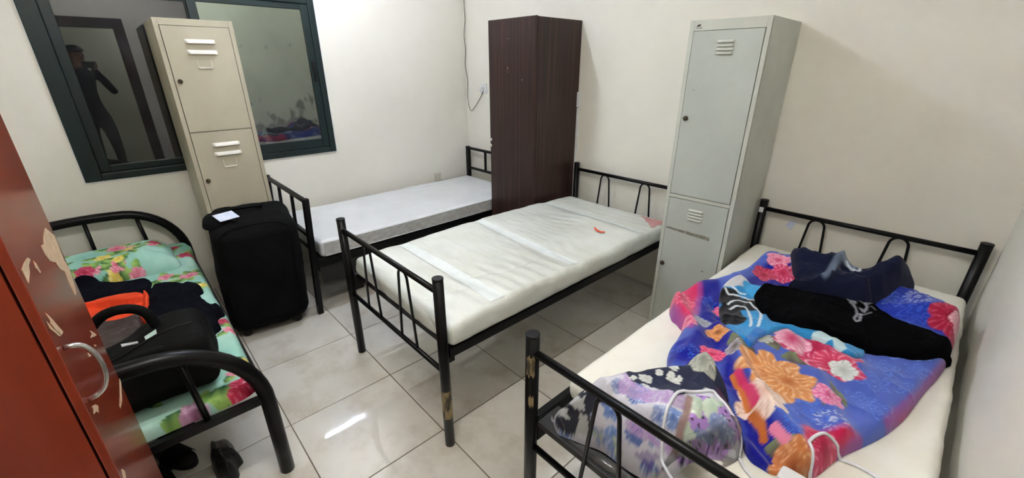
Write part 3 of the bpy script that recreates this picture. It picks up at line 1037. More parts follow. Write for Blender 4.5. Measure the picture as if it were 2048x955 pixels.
# ---- pale grey locker between two beds
LK2 = (-1.088, 2.188)
lk2 = thing('locker', 'pale grey two door steel locker standing between two bed headboards', 'locker', (LK2[0], LK2[1], 0), (0, 0, math.radians(2.2)))
locker_body(lk2, 0.361, 0.468, 1.728, 'grey_frame', 0.020, 0.045, ((0.8535, 0.8715),), 0.05, 'grey_frame')
for z0, z1, up in ((0.8745, 1.681, True), (0.052, 0.8505, False)):
    dr = MB().box((0.0225, -0.003, z0), (0.3385, 0.010, z1), 0.0018).build('door', 'grey_steel', lk2)
    for k in range(4):
        shift(louvre(0.082, 0.0105, 0.009), 0.181 if up else 0.178, -0.003, z1 - 0.047 - 0.0168 * k).build('louvre', 'grey_frame', dr)
    if up:
        MB().box((0.185, -0.0082, 1.596), (0.212, -0.0032, 1.6005)).build('broken_slot', 'dark', dr)
        MB().tube([(0.047, -0.0032, 1.277), (0.047, -0.013, 1.277), (0.047, -0.016, 1.277)], [0.0125, 0.0125, 0.006], 14).build('lock', 'lock', dr)
        MB().box((0.058, -0.0042, 1.4135), (0.070, -0.0031, 1.4165)).build('scuff', 'residue', dr)
    else:
        st = []
        for i in range(9):
            t = i / 8
            st.append((0.028 + 0.245 * t, -0.0031, 0.679 - 0.004 * t + 0.0012 * math.sin(i * 2.1)))
        for i in range(8, -1, -1):
            t = i / 8
            st.append((0.028 + 0.245 * t, -0.0031, 0.669 - 0.016 * t * (1 if i < 7 else 0.9)))
        MB().strip(st, (0, -1, 0), 0, 0.0006).build('tape_residue', 'residue', dr)
        MB().tube([(0.037, -0.0032, 0.450), (0.037, -0.011, 0.450), (0.037, -0.013, 0.450)], [0.0125, 0.0125, 0.006], 14).build('lock', 'lock', dr)
        MB().box((0.262, -0.0042, 0.469), (0.276, -0.0031, 0.475)).build('scuff', 'residue', dr)
# maker's mark on the header: a slanted block over a row of tiny characters
MB().strip([(0.030, -0.00055, 1.700), (0.050, -0.00055, 1.7015), (0.0525, -0.00055, 1.7105), (0.0385, -0.00055, 1.7095)], (0, -1, 0), 0, 0.0005).build('maker_mark', 'ink', lk2)
for i, wd in enumerate((0.003, 0.0035, 0.003, 0.005, 0.004)):
    x = 0.0305 + i * 0.0062
    MB().box((x, -0.0011, 1.6925), (x + wd, -0.0006, 1.6962)).build('maker_letter', 'ink', lk2)

# ---- tall dark walnut cupboard
wd = thing('wardrobe', 'tall narrow dark walnut cupboard standing between two beds', 'wardrobe', (-2.622, 2.188, 0))
b = MB()
b.box((0, 0.020, 0.03), (0.016, 0.470, 1.826), 0.001).box((0.474, 0.020, 0.0), (0.490, 0.470, 1.826), 0.001)
b.box((0.0165, 0.020, 1.808), (0.4735, 0.455, 1.8255), 0.001).box((0.0165, 0.020, 0.05), (0.4735, 0.455, 0.068), 0.001).box((0.0165, 0.455, 0.0), (0.4735, 0.470, 1.826))
b.box((0.0165, 0.03, 0.0), (0.4735, 0.045, 0.049)).box((0, 0.020, 0), (0.016, 0.470, 0.0295))
b.build('carcass', 'walnut', wd)
dr = MB().box((0.003, 0.0, 0.045), (0.4895, 0.0185, 1.83), 0.002).build('door', 'walnut', wd)
MB().box((0.472, -0.0012, 0.05), (0.4785, -0.0001, 1.825), 0.0004).build('hinge_edge', 'walnut', dr)
for z in (0.988, 0.943):
    MB().tube([(0.024, -0.0002, z), (0.024, -0.010, z), (0.024, -0.012, z)], [0.012, 0.012, 0.009], 14).build('lock', 'chrome', dr)
for x, z, a, c in ((0.212, 1.512, 0.006, 0.020), (0.212, 1.487, 0.007, 0.004), (0.360, 1.437, 0.017, 0.004), (0.216, 1.704, 0.018, 0.002)):
    MB().box((x - a / 2, -0.0009, z - c / 2), (x + a / 2, -0.0001, z + c / 2)).build('chip', 'residue', dr)

# ---- red cherry wardrobe beside the camera
YWF = -0.16
rw = thing('wardrobe', 'red cherry laminate wardrobe with peeled patches and a metal handle', 'wardrobe', (-1.356, -0.745, 0))
RWW, RWD, RWH = 0.442, 0.585, 1.95
b = MB()
yf = RWD - 0.0135
b.box((0, 0, 0), (0.018, yf - 0.003, RWH), 0.001).box((RWW - 0.018, 0, 0), (RWW, yf - 0.003, RWH), 0.001).box((0.0185, 0, 0.06), (RWW - 0.0185, 0.012, RWH - 0.02))
b.box((0.0185, 0, RWH - 0.0185), (RWW - 0.0185, yf - 0.003, RWH), 0.001).box((0.0185, 0.013, 0.06), (RWW - 0.0185, yf - 0.003, 0.078), 0.001)
b.box((0.0185, yf - 0.05, 0.0), (RWW - 0.0185, yf - 0.035, 0.0595))
b.build('carcass', 'cherry', rw)
dA = MB().box((0.001, yf, 0.055), (RWW - 0.001, RWD, RWH - 0.002), 0.0025).build('door', 'cherry', rw)
hz0, hz1 = 0.972, 1.085
hp = [(0.398, RWD + 0.0005, hz0), (0.396, RWD + 0.012, hz0 + 0.002)] + [(0.394, RWD + 0.012 + 0.022 * math.sin(a), (hz0 + hz1) / 2 - 0.053 * math.cos(a)) for a in np.linspace(0.25, math.pi - 0.25, 13)] + [(0.396, RWD + 0.012, hz1 - 0.002), (0.398, RWD + 0.0005, hz1)]
MB().tube(hp, 0.0048, 10).build('handle', 'chrome', dA)
peels = [
    [(90, 455), (108, 470), (114, 484), (120, 500), (128, 520), (138, 536), (146, 560), (153, 585), (150, 590), (141, 572), (129, 542), (120, 538), (111, 524), (100, 522), (90, 509), (81, 491), (88, 487), (87, 474)],
    [(43, 540), (48, 526), (54, 515), (60, 518), (57, 530), (59, 543), (57, 567), (51, 555)],
    [(66, 521), (72, 527), (81, 543), (80, 546), (72, 536)],
    [(89, 624), (97, 631), (105, 639), (116, 652), (126, 663), (123, 669), (112, 660), (102, 648), (100, 640)],
    [(92, 641), (104, 655), (122, 671), (118, 672), (100, 657)],
    [(179, 660), (185, 663), (193, 669), (189, 672), (181, 675), (184, 668)],
    [(175, 705), (183, 701), (190, 702), (188, 714), (183, 711), (178, 713)],
    [(187, 688), (193, 690), (190, 693)],
    [(239, 756), (242, 765), (243, 785), (244, 801), (241, 816), (239, 812), (240, 790)],
    [(183, 812), (190, 808), (196, 811), (197, 825), (192, 822), (188, 827), (187, 818)],
    [(243, 937), (249, 941), (252, 955), (247, 955)],
]
for pl in peels:
    pts = [tuple(PY(p[0], p[1], YWF + 0.0001)) for p in pl]
    MB().strip(pts[::-1], (0, 1, 0), 0, 0.0005).build('peeled_patch', 'peel', dA, world=False)
for o in dA.children:
    if o.name.startswith('peeled_patch'):
        o.location = (1.356, 0.745, 0)

# ================================================================== WALL FITTINGS
so = thing('wall_socket', 'small cream double socket low on the window wall above the white mattress', 'socket', (XL, 2.254, 0.505))
MB().box((0.0003, -0.040, -0.042), (0.009, 0.040, 0.042), 0.003).build('plate', 'cream_plastic', so)
for dy in (-0.017, 0.017):
    for dz in (0.012, -0.008):
        MB().box((0.0091, dy - 0.004, dz - 0.002), (0.0096, dy + 0.004, dz + 0.002)).build('slot', 'dark', so)
s2 = thing('wall_socket', 'white socket beside the dark walnut cupboard with a plug in it', 'socket', (-3.262, YB, 1.332))
MB().box((-0.045, -0.010, -0.045), (0.045, -0.0003, 0.045), 0.003).build('plate', 'white_plastic', s2)
MB().box((0.006, -0.0125, -0.014), (0.022, -0.0102, 0.014), 0.001).build('switch', 'white_plastic', s2)
pc = thing('power_cord', 'thin grey power cord looping down the wall to the white socket', 'cord', (-3.30, YB - 0.02, 1.30))
pp = [(927, -40), (928, 10), (930, 40), (928, 70), (931, 100), (930, 130), (935, 160), (935, 190), (938, 212), (943, 221), (950, 213), (958, 200), (964, 188), (967, 178)]
path = []
for i, (px_, py_) in enumerate(pp):
    q = PY(px_, py_, YB - 0.012)
    q[0] = max(q[0], XL + 0.008)
    path.append(tuple(q))
path = [(path[0][0], path[0][1], 2.5)] + path
MB().tube(smooth_path(path, 5), 0.0032, 8).build('wire', 'grey_cable', pc, world=True)
MB().box((-3.285, YB - 0.045, 1.302), (-3.250, YB - 0.0105, 1.345), 0.006).build('plug', 'white_plastic', pc, world=True)
s3 = thing('wall_switch', 'white switch box on the wall beside the dark walnut cupboard', 'switch', (-2.122, YB, 1.29))
MB().box((-0.018, -0.018, -0.055), (0.018, -0.0003, 0.055), 0.004).build('box', 'white_plastic', s3)
MB().box((-0.006, -0.022, -0.015), (0.006, -0.0182, 0.015), 0.002).build('rocker', 'white_plastic', s3)
tk = thing('cable_trunking', 'white plastic cable trunking running down the wall beside the cupboard', 'trunking', (-2.124, YB, 0.0))
MB().box((-0.009, -0.012, 0.003), (0.009, -0.0003, 1.230), 0.002).build('channel', 'white_plastic', tk)
MB().box((-0.007, -0.0145, 0.005), (0.007, -0.0122, 1.228), 0.001).build('cover', 'white_plastic', tk)
pt = thing('paper_tag', 'small white paper tag on the wall behind the blanket covered bed', 'paper tag', (-0.557, YB - 0.003, 0.70))
q = [PY(p[0], p[1], YB - 0.003) for p in ((1571, 449), (1583, 440), (1593, 446), (1581, 460))]
MB().strip([tuple(p) for p in q][::-1], (0, -1, 0), 0, 0.002).build('card', 'tag', pt, world=True)

# ================================================================== SUITCASE
sc_ = thing('suitcase', 'large soft black upright suitcase standing before the cream locker', 'suitcase', (-2.808, 0.440, 0), (0, 0, math.radians(-7)))


def sc_disp(V, nrm):
    V = V.copy()
    hz = 0.36
    t = (V[:, 2] + hz) / (2 * hz)
    bulge = np.sin(np.clip(t, 0, 1) * math.pi) * 0.016
    V[:, 0] += nrm[:, 0] * bulge; V[:, 1] += nrm[:, 1] * bulge
    V[:, 2] += np.clip(t - 0.8, 0, 1) * (-V[:, 0] * 1.0 - 0.10 * V[:, 1])
    V[:, 1] += np.clip(t, 0, 1) * 0.030
    V[:, 0] += np.clip(t, 0, 1) * 0.012
    n = fbm(V[:, 0] * 12 + V[:, 2] * 5, V[:, 1] * 12 + V[:, 2] * 7, 77, 3)
    return V + nrm * (n * 0.022)[:, None]


V, Fc = rbox((0.375, 0.415, 0.685), 0.07, 0.016, sc_disp)
V[:, 2] += 0.035
mesh_np('body', V, Fc, 'black_fabric', sc_)
for x in (-0.13, 0.13):
    for y in (-0.14, 0.14):
        MB().tube([(x - 0.014, y, 0.026), (x + 0.014, y, 0.026)], 0.026, 14).build('wheel', 'black_rubber', sc_)
MB().tube(smooth_path([(-0.06, -0.07, 0.735), (-0.035, -0.06, 0.752), (-0.02, 0.01, 0.756), (-0.03, 0.08, 0.75), (-0.06, 0.09, 0.735)], 5), 0.011, 10).build('top_handle', 'black_leather', sc_)
MB().tube(smooth_path([(0.198, -0.16, 0.12), (0.205, -0.17, 0.4), (0.19, -0.15, 0.66), (0.17, 0.02, 0.70), (0.19, 0.19, 0.66), (0.205, 0.185, 0.4), (0.198, 0.17, 0.12), (0.205, 0.0, 0.09)], 6, True), 0.004, 6, closed=True).build('piping', 'black_fabric', sc_)
# pocket flap heap with a pale tag on top
fl = [(-0.10, -0.20), (0.02, -0.215), (0.10, -0.19), (0.12, -0.12), (0.06, -0.075), (-0.06, -0.07), (-0.13, -0.12)]
cloth('top_flap', fl, 0.690, 0.03, 0.05, lambda x, y, s: 0.03 * fbm(x * 14, y * 14, 5, 3) + 0.02, None, 0.007, 'black_fabric', sc_)
tg = [(0.065, -0.155, 0.758), (0.125, -0.125, 0.733), (0.11, -0.03, 0.740), (0.05, -0.06, 0.765)]
MB().strip(tg, (0.35, 0, 0.93), 0, 0.003).build('luggage_tag', 'tag', sc_)


# ================================================================== PRINTED FABRICS
def C(r, g, b):
    return np.array(lin(r, g, b))


def blend(col, m, c):
    """m: 0..1 weight array"""
    m = m[:, None]
    return col * (1 - m) + np.asarray(c) * m


def flower(col, X, Y, cx, cy, r, n, rot, c_in, c_out, c_vein=None, sq=(1.0, 1.0), seed=0, layers=2):
    dx, dy = (X - cx) / sq[0], (Y - cy) / sq[1]
    near = np.hypot(dx, dy) < r * 1.3
    if not near.any():
        return col
    d = np.hypot(dx, dy); th = np.arctan2(dy, dx) + rot
    wob = 0.10 * (vnoise(X * 60 + seed, Y * 60, seed) - 0.5)
    for k in range(layers):
        f = 1.0 - 0.42 * k
        rad = r * f * (0.74 + 0.26 * np.abs(np.cos(n * (th + k * 0.7) / 2)) ** 0.8 + wob)
        m = sstep(1.0, 0.95, d / rad)
        t = np.clip(d / rad, 0, 1)
        c = np.asarray(c_in) * (1 - t[:, None]) + np.asarray(c_out) * t[:, None]
        if c_vein is not None:
            v = np.clip(np.cos(n * (th + k * 0.7) * 3 + 5 * vnoise(X * 40, Y * 40, seed + 3)), 0, 1) ** 3 * sstep(0.25, 0.9, t) * 0.75
            c = c * (1 - v[:, None]) + np.asarray(c_vein) * v[:, None]
        e = sstep(0.90, 0.99, d / rad) * 0.45
        c = c * (1 - e[:, None] * 0.5)
        col = col * (1 - m[:, None]) + c * m[:, None]
    return col


def leaf(col, X, Y, cx, cy, L, w, rot, c1, c2):
    dx, dy = X - cx, Y - cy
    u = dx * math.cos(rot) + dy * math.sin(rot); v = -dx * math.sin(rot) + dy * math.cos(rot)
    t = np.clip(u / L, 0, 1)
    hw = w * np.sin(np.clip(t, 0, 1) * math.pi) ** 0.8
    m = ((np.abs(v) < hw) & (u > 0) & (u < L)).astype(float)
    k = sstep(-w, w, v + 0.3 * w * np.sin(u * 160))
    c = np.asarray(c1) * (1 - k[:, None]) + np.asarray(c2) * k[:, None]
    return col * (1 - m[:, None]) + c * m[:, None]


def dotted(col, X, Y, cx, cy, r, n, rot, c, rings=3):
    """flower drawn in rings of short strokes, as on the blanket"""
    dx, dy = X - cx, Y - cy
    d = np.hypot(dx, dy); th = np.arctan2(dy, dx) + rot
    rad = r * (0.8 + 0.2 * np.cos(n * th))
    t = d / rad
    m = (t < 1) * np.clip(np.sin(t * math.pi * rings * 2), 0, 1) * (0.35 + 0.65 * (np.cos(th * n * 4) > -0.2))
    return blend(col, np.clip(m, 0, 1) * 0.85, c)


def line(col, X, Y, pts, w, c, a=1.0):
    return blend(col, sstep(w, w * 0.5, seg_dist(X, Y, pts)) * a, c)


MINT, MINT2 = C(128, 186, 170), C(176, 212, 198)
PINK, ROSE, RED, YEL, GRN, DGRN = C(222, 130, 150), C(186, 52, 88), C(198, 24, 60), C(222, 206, 92), C(96, 142, 62), C(40, 92, 50)


def mint_floral(seed, n, area, extra=()):
    rnd = random.Random(seed)
    items = []
    for i in range(n):
        items.append((rnd.uniform(area[0], area[1]), rnd.uniform(area[2], area[3]), rnd.uniform(0.030, 0.055), rnd.choice('pppryg'), rnd.uniform(0, 6.28), rnd.randrange(99)))

    def f(X, Y):
        t = np.clip(fbm(X * 7, Y * 7, seed, 4) * 1.6 + 0.5, 0, 1)[:, None]
        col = MINT * (1 - t) + MINT2 * t
        sc = sstep(0.82, 0.92, crease(X * 9, Y * 9, seed + 4, 2))
        col = blend(col, sc * 0.5, C(206, 226, 214))
        for (cx, cy, r, k, a, sd) in list(items) + list(extra):
            for q in range(3):
                col = leaf(col, X, Y, cx, cy, r * 2.1, r * 0.5, a + q * 2.1, GRN if q % 2 else DGRN, C(150, 186, 96))
            if k == 'p':
                col = flower(col, X, Y, cx, cy, r, 6, a, ROSE, PINK, C(240, 214, 220), seed=sd)
            elif k == 'r':
                col = flower(col, X, Y, cx, cy, r, 7, a, C(150, 16, 48), ROSE, C(226, 120, 150), seed=sd)
            elif k == 'R':
                col = flower(col, X, Y, cx, cy, r, 6, a, C(176, 12, 40), C(214, 40, 84), C(240, 150, 180), seed=sd, layers=3)
            elif k == 'y':
                col = flower(col, X, Y, cx, cy, r * 0.85, 5, a, C(206, 160, 60), YEL, C(244, 236, 180), seed=sd)
            elif k == 'v':
                col = flower(col, X, Y, cx, cy, r, 6, a, C(140, 70, 110), C(196, 150, 180), C(226, 200, 214), seed=sd)
        return col
    return f


MT['sheet_cloth'] = cloth_mat('mint_floral_cotton', 0.75, 0.3, (260, 260, 260), coat=0.15)
MT['blanket_cloth'] = cloth_mat('printed_fleece', 0.9, 0.35, (420, 420, 420), sheen=0.25, spec=0.15)
MT['bag_cloth'] = cloth_mat('fabric_in_clear_plastic', 0.6, 0.35, (60, 60, 60), coat=0.3)
MT['scarf_cloth'] = cloth_mat('black_soft_cloth', 0.95, 0.3, (300, 300, 300), spec=0.05)

# ---- mint floral sheet over the thin mattress
sx0, sx1, sy0, sy1 = -3.415, -1.557, -0.712, 0.158
sheet_out = [(sx0, sy0), (-2.9, sy0), (-2.4, sy0), (-1.9, sy0), (-1.62, sy0), (-1.584, sy0 + 0.012), (sx1, -0.63), (sx1, -0.45), (sx1, -0.1), (sx1, 0.08), (-1.584, sy1 - 0.012), (-1.62, sy1), (-1.9, sy1 + 0.006), (-2.2, sy1 + 0.012), (-2.5, sy1 + 0.004), (-2.8, sy1 + 0.010), (-3.1, sy1 + 0.004), (sx0, sy1), (sx0, -0.1), (sx0, -0.45)]
cx_, cy_ = PZ(490, 768, 0.445)
g1 = PZ(452, 790, 0.445); v1 = PZ(385, 818, 0.445); y1_ = PZ(495, 712, 0.445); p1 = PZ(462, 655, 0.445)
p2 = PZ(445, 640, 0.445); y2_ = PZ(372, 800, 0.445); p3 = PZ(372, 508, 0.445)
sheet_extra = [(g1[0], g1[1], 0.03, 'g', 2.2, 3), (cx_, cy_, 0.062, 'R', 0.3, 5), (v1[0], v1[1], 0.045, 'v', 0.4, 8), (y1_[0], y1_[1], 0.028, 'y', 0, 9), (p1[0], p1[1], 0.035, 'p', 1, 12), (p2[0], p2[1] + 0.0, 0.03, 'r', 2, 13), (p3[0], p3[1], 0.05, 'r', 0.7, 14)]


def sheet_z(x, y):
    # hangs a little over the long side
    return np.full(np.shape(x), 0.395)


def sheet_h(x, y, s):
    return 0.010 * (crease(x * 4, y * 5, 9, 3) - 0.2) + 0.006 * fbm(x * 8, y * 8, 4, 3)


sheet, SHEET_H = cloth('bed_sheet', sheet_out, sheet_z, 0.047, 0.03, sheet_h, mint_floral(5, 34, (sx0, sx1, sy0, sy1), sheet_extra), 0.006, 'sheet_cloth', smooth_n=3)
tag(sheet, 'mint green sheet printed with pink and red flowers on the bent tube bed', 'bed sheet')

# ---- pillow
pil_o = [(-3.36, -0.52), (-3.20, -0.545), (-3.03, -0.53), (-2.96, -0.40), (-2.945, -0.20), (-2.93, 0.0), (-2.95, 0.085), (-3.10, 0.075), (-3.30, 0.07), (-3.375, 0.0), (-3.38, -0.25)]
pil, PIL_H = cloth('pillow', pil_o, SHEET_H, 0.105, 0.16, lambda x, y, s: 0.012 * fbm(x * 9, y * 9, 6, 3) + 0.006 * (crease(x * 10, y * 10, 3, 2) - 0.2),
                   mint_floral(12, 12, (-3.36, -2.95, -0.5, 0.08), [(*PZ(170, 545, 0.52), 0.045, 'r', 0.2, 3), (*PZ(235, 515, 0.55), 0.035, 'y', 0.2, 3), (*PZ(268, 528, 0.53), 0.04, 'p', 0.9, 5), (*PZ(310, 485, 0.53), 0.03, 'r', 0.9, 5)]), 0.006, 'sheet_cloth', minlift=0.002)
tag(pil, 'plump mint floral pillow at the head of the bent tube bed', 'pillow')


# ---- dark clothes and bags on the sheet
def dark_cloth(c1, c2, seed):
    a, b_ = C(*c1), C(*c2)

    def f(X, Y):
        t = np.clip(fbm(X * 8, Y * 8, seed, 3) + 0.5, 0, 1)[:, None]
        return a * (1 - t) + b_ * t
    return f


BED4_Z = lambda x, y: np.maximum(SHEET_H(x, y), PIL_H(x, y))
j1o = pxo([(120, 575), (165, 556), (230, 550), (290, 544), (296, 556), (285, 575), (292, 588), (240, 600), (170, 605), (120, 610)], 0.50)
j1, J1H = cloth('folded_trousers', j1o, BED4_Z, 0.025, 0.03, lambda x, y, s: 0.03 * (crease(x * 7, y * 5, 3, 3) - 0.1), dark_cloth((10, 10, 16), (18, 19, 30), 3), 0.006, 'scarf_cloth', minlift=0.002)
tag(j1, 'black folded trousers lying against the mint pillow', 'trousers')
j2o = pxo([(286, 582), (300, 562), (328, 551), (360, 556), (392, 552), (400, 562), (392, 570), (412, 588), (438, 594), (440, 606), (428, 616), (435, 632), (424, 642), (415, 655), (370, 668), (300, 660), (285, 620)], 0.51)
j2, J2H = cloth('jacket', j2o, J1H, 0.035, 0.03, lambda x, y, s: 0.05 * (crease(x * 6 + 3, y * 6, 8, 3) - 0.1) + 0.02 * fbm(x * 10, y * 10, 2, 2), dark_cloth((11, 12, 18), (19, 20, 29), 7), 0.006, 'scarf_cloth', minlift=0.002)
tag(j2, 'crumpled black jacket beside the orange bag on the floral sheet', 'jacket')

oro = pxo([(120, 604), (172, 592), (215, 583), (252, 578), (292, 579), (292, 604), (288, 632), (277, 618), (240, 626), (195, 638), (150, 646), (110, 650)], 0.52)


def orange_col(X, Y):
    col = np.tile(C(232, 70, 26), (len(X), 1))
    t = np.clip(fbm(X * 9, Y * 9, 5, 3) + 0.5, 0, 1)[:, None]
    col = col * (0.85 + 0.2 * t)
    a = PZ(182, 620, 0.53); b_ = PZ(217, 608, 0.53)
    return line(col, X, Y, [a, b_], 0.012, C(12, 8, 8))


orb, ORH = cloth('shopping_bag', oro, J2H, 0.020, 0.02, lambda x, y, s: 0.012 * (crease(x * 6, y * 6, 5, 2)), orange_col, 0.005, 'sheet_cloth', minlift=0.002)
tag(orb, 'bright orange fabric bag with a black slot on the floral sheet', 'bag')
bro = pxo([(150, 648), (196, 638), (240, 627), (276, 619), (280, 640), (290, 690), (240, 720), (180, 700)], 0.51)
bro = [(min(p[0], -1.975), p[1]) for p in bro]
brb, BRH = cloth('dark_pouch', bro, ORH, 0.02, 0.02, lambda x, y, s: 0.035 * (crease(x * 9, y * 7, 15, 3)), dark_cloth((46, 34, 32), (70, 56, 52), 9), 0.006, 'bag_cloth', minlift=0.002)
tag(brb, 'dark brown crinkled plastic pouch below the orange bag', 'pouch')

# ---- big black handbag standing at the foot of the floral bed
hb = thing('handbag', 'big black handbag with a padded handle standing on the floral sheet', 'handbag', (-1.795, -0.125, 0.4515), (0, 0, math.radians(-4)))


def hb_disp(V, nrm):
    V = V.copy()
    t = (V[:, 2] + 0.12) / 0.24
    V[:, 0] *= 1.06 - 0.28 * t
    V[:, 1] *= 1.04 - 0.10 * t
    V[:, 2] -= np.clip(t, 0, 1) * 0.075 * sstep(0.10, -0.12, V[:, 1])
    n = fbm(V[:, 0] * 9 + V[:, 2] * 6, V[:, 1] * 9, 13, 3)
    return V + nrm * (n * 0.03)[:, None]


V, Fc = rbox((0.335, 0.40, 0.215), 0.055, 0.016, hb_disp)
mesh_np('body', V, Fc, 'black_leather', hb)
hpts = smooth_path([(-0.03, -0.135, 0.115), (-0.045, -0.135, 0.22), (-0.055, -0.075, 0.288), (-0.055, -0.01, 0.293), (-0.05, 0.035, 0.262), (-0.04, 0.055, 0.19)], 6)
MB().tube(hpts, 0.017, 12).build('handle', 'black_leather', hb)
hp2 = smooth_path([(0.06, -0.135, 0.115), (0.095, -0.13, 0.150), (0.118, -0.06, 0.175), (0.115, 0.04, 0.190), (0.09, 0.085, 0.165)], 6)
MB().tube(hp2, 0.015, 12).build('handle', 'black_leather', hb)
from mathutils.bvhtree import BVHTree
_hw = [hb.matrix_basis @ Vector(p) for p in V]
_bvh = BVHTree.FromPolygons(_hw, [tuple(int(i) for i in q) for q in Fc])


_zp = []
for k in range(15):
    q = hb.matrix_basis @ Vector((0.02, -0.155 + 0.31 * k / 14, 0.6))
    h_ = _bvh.ray_cast(q, Vector((0, 0, -1)))[0]
    _zp.append(tuple(hb.matrix_basis.inverted() @ (h_ + Vector((0, 0, 0.001)))))
MB().tube(_zp, 0.0035, 8).build('zip', 'black_rubber', hb)


def lying_on_bag(pix, nx=6, ny=3, thick=0.003):
    """thin card that follows the top of the handbag; pix = four photo pixels of its corners"""
    top = []
    for i in range(nx + 1):
        for j in range(ny + 1):
            u, w_ = i / nx, j / ny
            p = (np.array(pix[0]) * (1 - u) + np.array(pix[1]) * u) * (1 - w_) + (np.array(pix[3]) * (1 - u) + np.array(pix[2]) * u) * w_
            hit = _bvh.ray_cast(Vector((0, 0, CAM_H)), Vector(ray(*p)))[0]
            if hit is None:
                z = 0.52
                for _ in range(20):
                    a, b_ = PZ(p[0], p[1], z)
                    z = float(BRH(np.array([a]), np.array([b_]))[0])
                hit = Vector((*PZ(p[0], p[1], z), z))
            top.append(hit)
    n_ = len(top)
    v_ = [q + Vector((0, 0, thick)) for q in top] + [q - Vector((0, 0, 0.001)) for q in top]
    f_ = []
    k = ny + 1
    for i in range(nx):
        for j in range(ny):
            a = i * k + j
            f_ += [(a, a + 1, a + k + 1, a + k), (n_ + a, n_ + a + k, n_ + a + k + 1, n_ + a + 1)]
    rim = [i * k for i in range(nx)] + [nx * k + j for j in range(ny)] + [i * k + ny for i in range(nx, 0, -1)] + list(range(ny, 0, -1))
    f_ += [(rim[i], rim[(i + 1) % len(rim)], n_ + rim[(i + 1) % len(rim)], n_ + rim[i]) for i in range(len(rim))]
    return MB().add(v_, f_), sum(top, Vector()) / n_


m_, c_ = lying_on_bag([(289, 674), (312, 659), (314, 667), (292, 682)])
bk = thing('booklet', 'pale green booklet seen through the handbag handle', 'booklet', tuple(c_))
m_.build('cover', mat('pale_green_card', lin(176, 206, 190), 0.5, c2=lin(196, 216, 206), scale=(30, 30, 30)), bk, world=True)
m_, c_ = lying_on_bag([(242, 689), (276, 683), (277, 686), (244, 694)])
ev = thing('envelope', 'white paper edge lying on the handbag under its handle', 'paper', tuple(c_))
m_.build('sheet', 'paper', ev, world=True)

# ---- things on the floor under the floral bed
po = pxo([(416, 905), (430, 900), (452, 897), (468, 892), (480, 902), (470, 915), (472, 930), (457, 948), (440, 946), (425, 932)], 0.06)
pbg, _ = cloth('plastic_bag', po, 0.0, 0.09, 0.05, lambda x, y, s: 0.05 * (crease(x * 14, y * 14, 5, 3)), dark_cloth((8, 8, 9), (14, 14, 15), 4), 0.005, MT['bag_cloth'], minlift=0.001, sink=0.0)
tag(pbg, 'knotted black plastic bag on the floor under the floral bed', 'plastic bag')
po = pxo([(418, 884), (432, 878), (455, 876), (465, 884), (462, 895), (440, 900), (424, 902)], 0.03)
pb2, _ = cloth('plastic_bag', po, 0.0, 0.03, 0.03, lambda x, y, s: 0.03 * (crease(x * 16, y * 16, 9, 3)), dark_cloth((60, 58, 56), (120, 116, 110), 6), 0.005, MT['bag_cloth'], minlift=0.001, sink=0.0)
tag(pb2, 'small crumpled grey plastic wrapper behind the black bag on the floor', 'wrapper')


def slipper(label, loc, rot, group):
    t = thing('slipper', label, 'slipper', loc, (0, 0, rot), group)
    o = []
    for a in np.linspace(0, 2 * math.pi, 28, endpoint=False):
        x = 0.125 * math.cos(a)
        o.append((x, (0.040 + 0.010 * math.cos(a)) * math.sin(a), 0.001))
    MB().strip(o, (0, 0, 1), 0, 0.022).build('sole', 'black_rubber', t)
    v = []; f = []
    for i in range(7):
        x = -0.01 + 0.075 * i / 6
        for j in range(11):
            a = math.pi * j / 10
            v.append((x, 0.050 * math.cos(a), 0.012 + 0.050 * math.sin(a) * (1 - 0.35 * i / 6)))
    for i in range(6):
        for j in range(10):
            k = i * 11 + j
            f.append((k, k + 1, k + 12, k + 11))
    MB().add(v, f, True).build('strap', 'black_leather', t)
    return t


sp = PZ(345, 905, 0.03); slipper('black slipper next to the black plastic bag under the floral bed', (sp[0], sp[1], 0), 0.5, 'slippers under the floral bed')
sp = PZ(350, 880, 0.03); slipper('black slipper turned across behind the other one under the floral bed', (sp[0] - 0.12, sp[1] - 0.02, 0), 0.9, 'slippers under the floral bed')
sp = PZ(330, 945, 0.03); slipper('black slipper beside the red wardrobe under the floral bed', (sp[0], sp[1] - 0.03, 0), 0.2, 'slippers under the floral bed')

# ---- bundles on the ledge outside the window
for nm, lab, pxy, x, r in (('dusty_bag', 'round dark dusty bag on the ledge outside the window', (556, 250), -4.16, 0.075),
                           ('dusty_bag', 'round grey dusty bag beside the dark one outside the window', (602, 243), -4.24, 0.085),
                           ('dusty_bag', 'small black tied bag at the window frame outside', (640, 238), -4.26, 0.05),
                           ('dusty_bag', 'flat crumpled bluish rag on the ledge outside the window', (506, 262), -4.02, 0.06)):
    q = PX(pxy[0], pxy[1], x)

    def bd(V, nrm, r=r, x=x):
        n = fbm(V[:, 0] * 14 + V[:, 2] * 9 + r * 90, V[:, 1] * 14 + V[:, 2] * 11, 21, 3)
        return V + nrm * (n * r * 0.7)[:, None]
    V, Fc = rbox((2 * r, 2.3 * r, (0.9 if 'flat' in lab else 1.7) * r), r * 0.75, r / 7, bd)
    V[:, 2] -= V[:, 2].min()
    o = mesh_np(nm, V, Fc, 'bundle')
    o.location = (x, q[1], 0.926)
    tag(o, lab, 'bag' if 'rag' not in lab else 'rag')


# ================================================================== THE HEAP ON THE BED BY THE SIDE WALL
PERI, ROYAL, CRIM, PINKF = C(74, 96, 186), C(18, 22, 140), C(190, 22, 74), C(226, 92, 140)
ORG, CREAM_, SKYB, WHT = C(206, 124, 60), C(236, 208, 190), C(70, 124, 222), C(206, 212, 226)

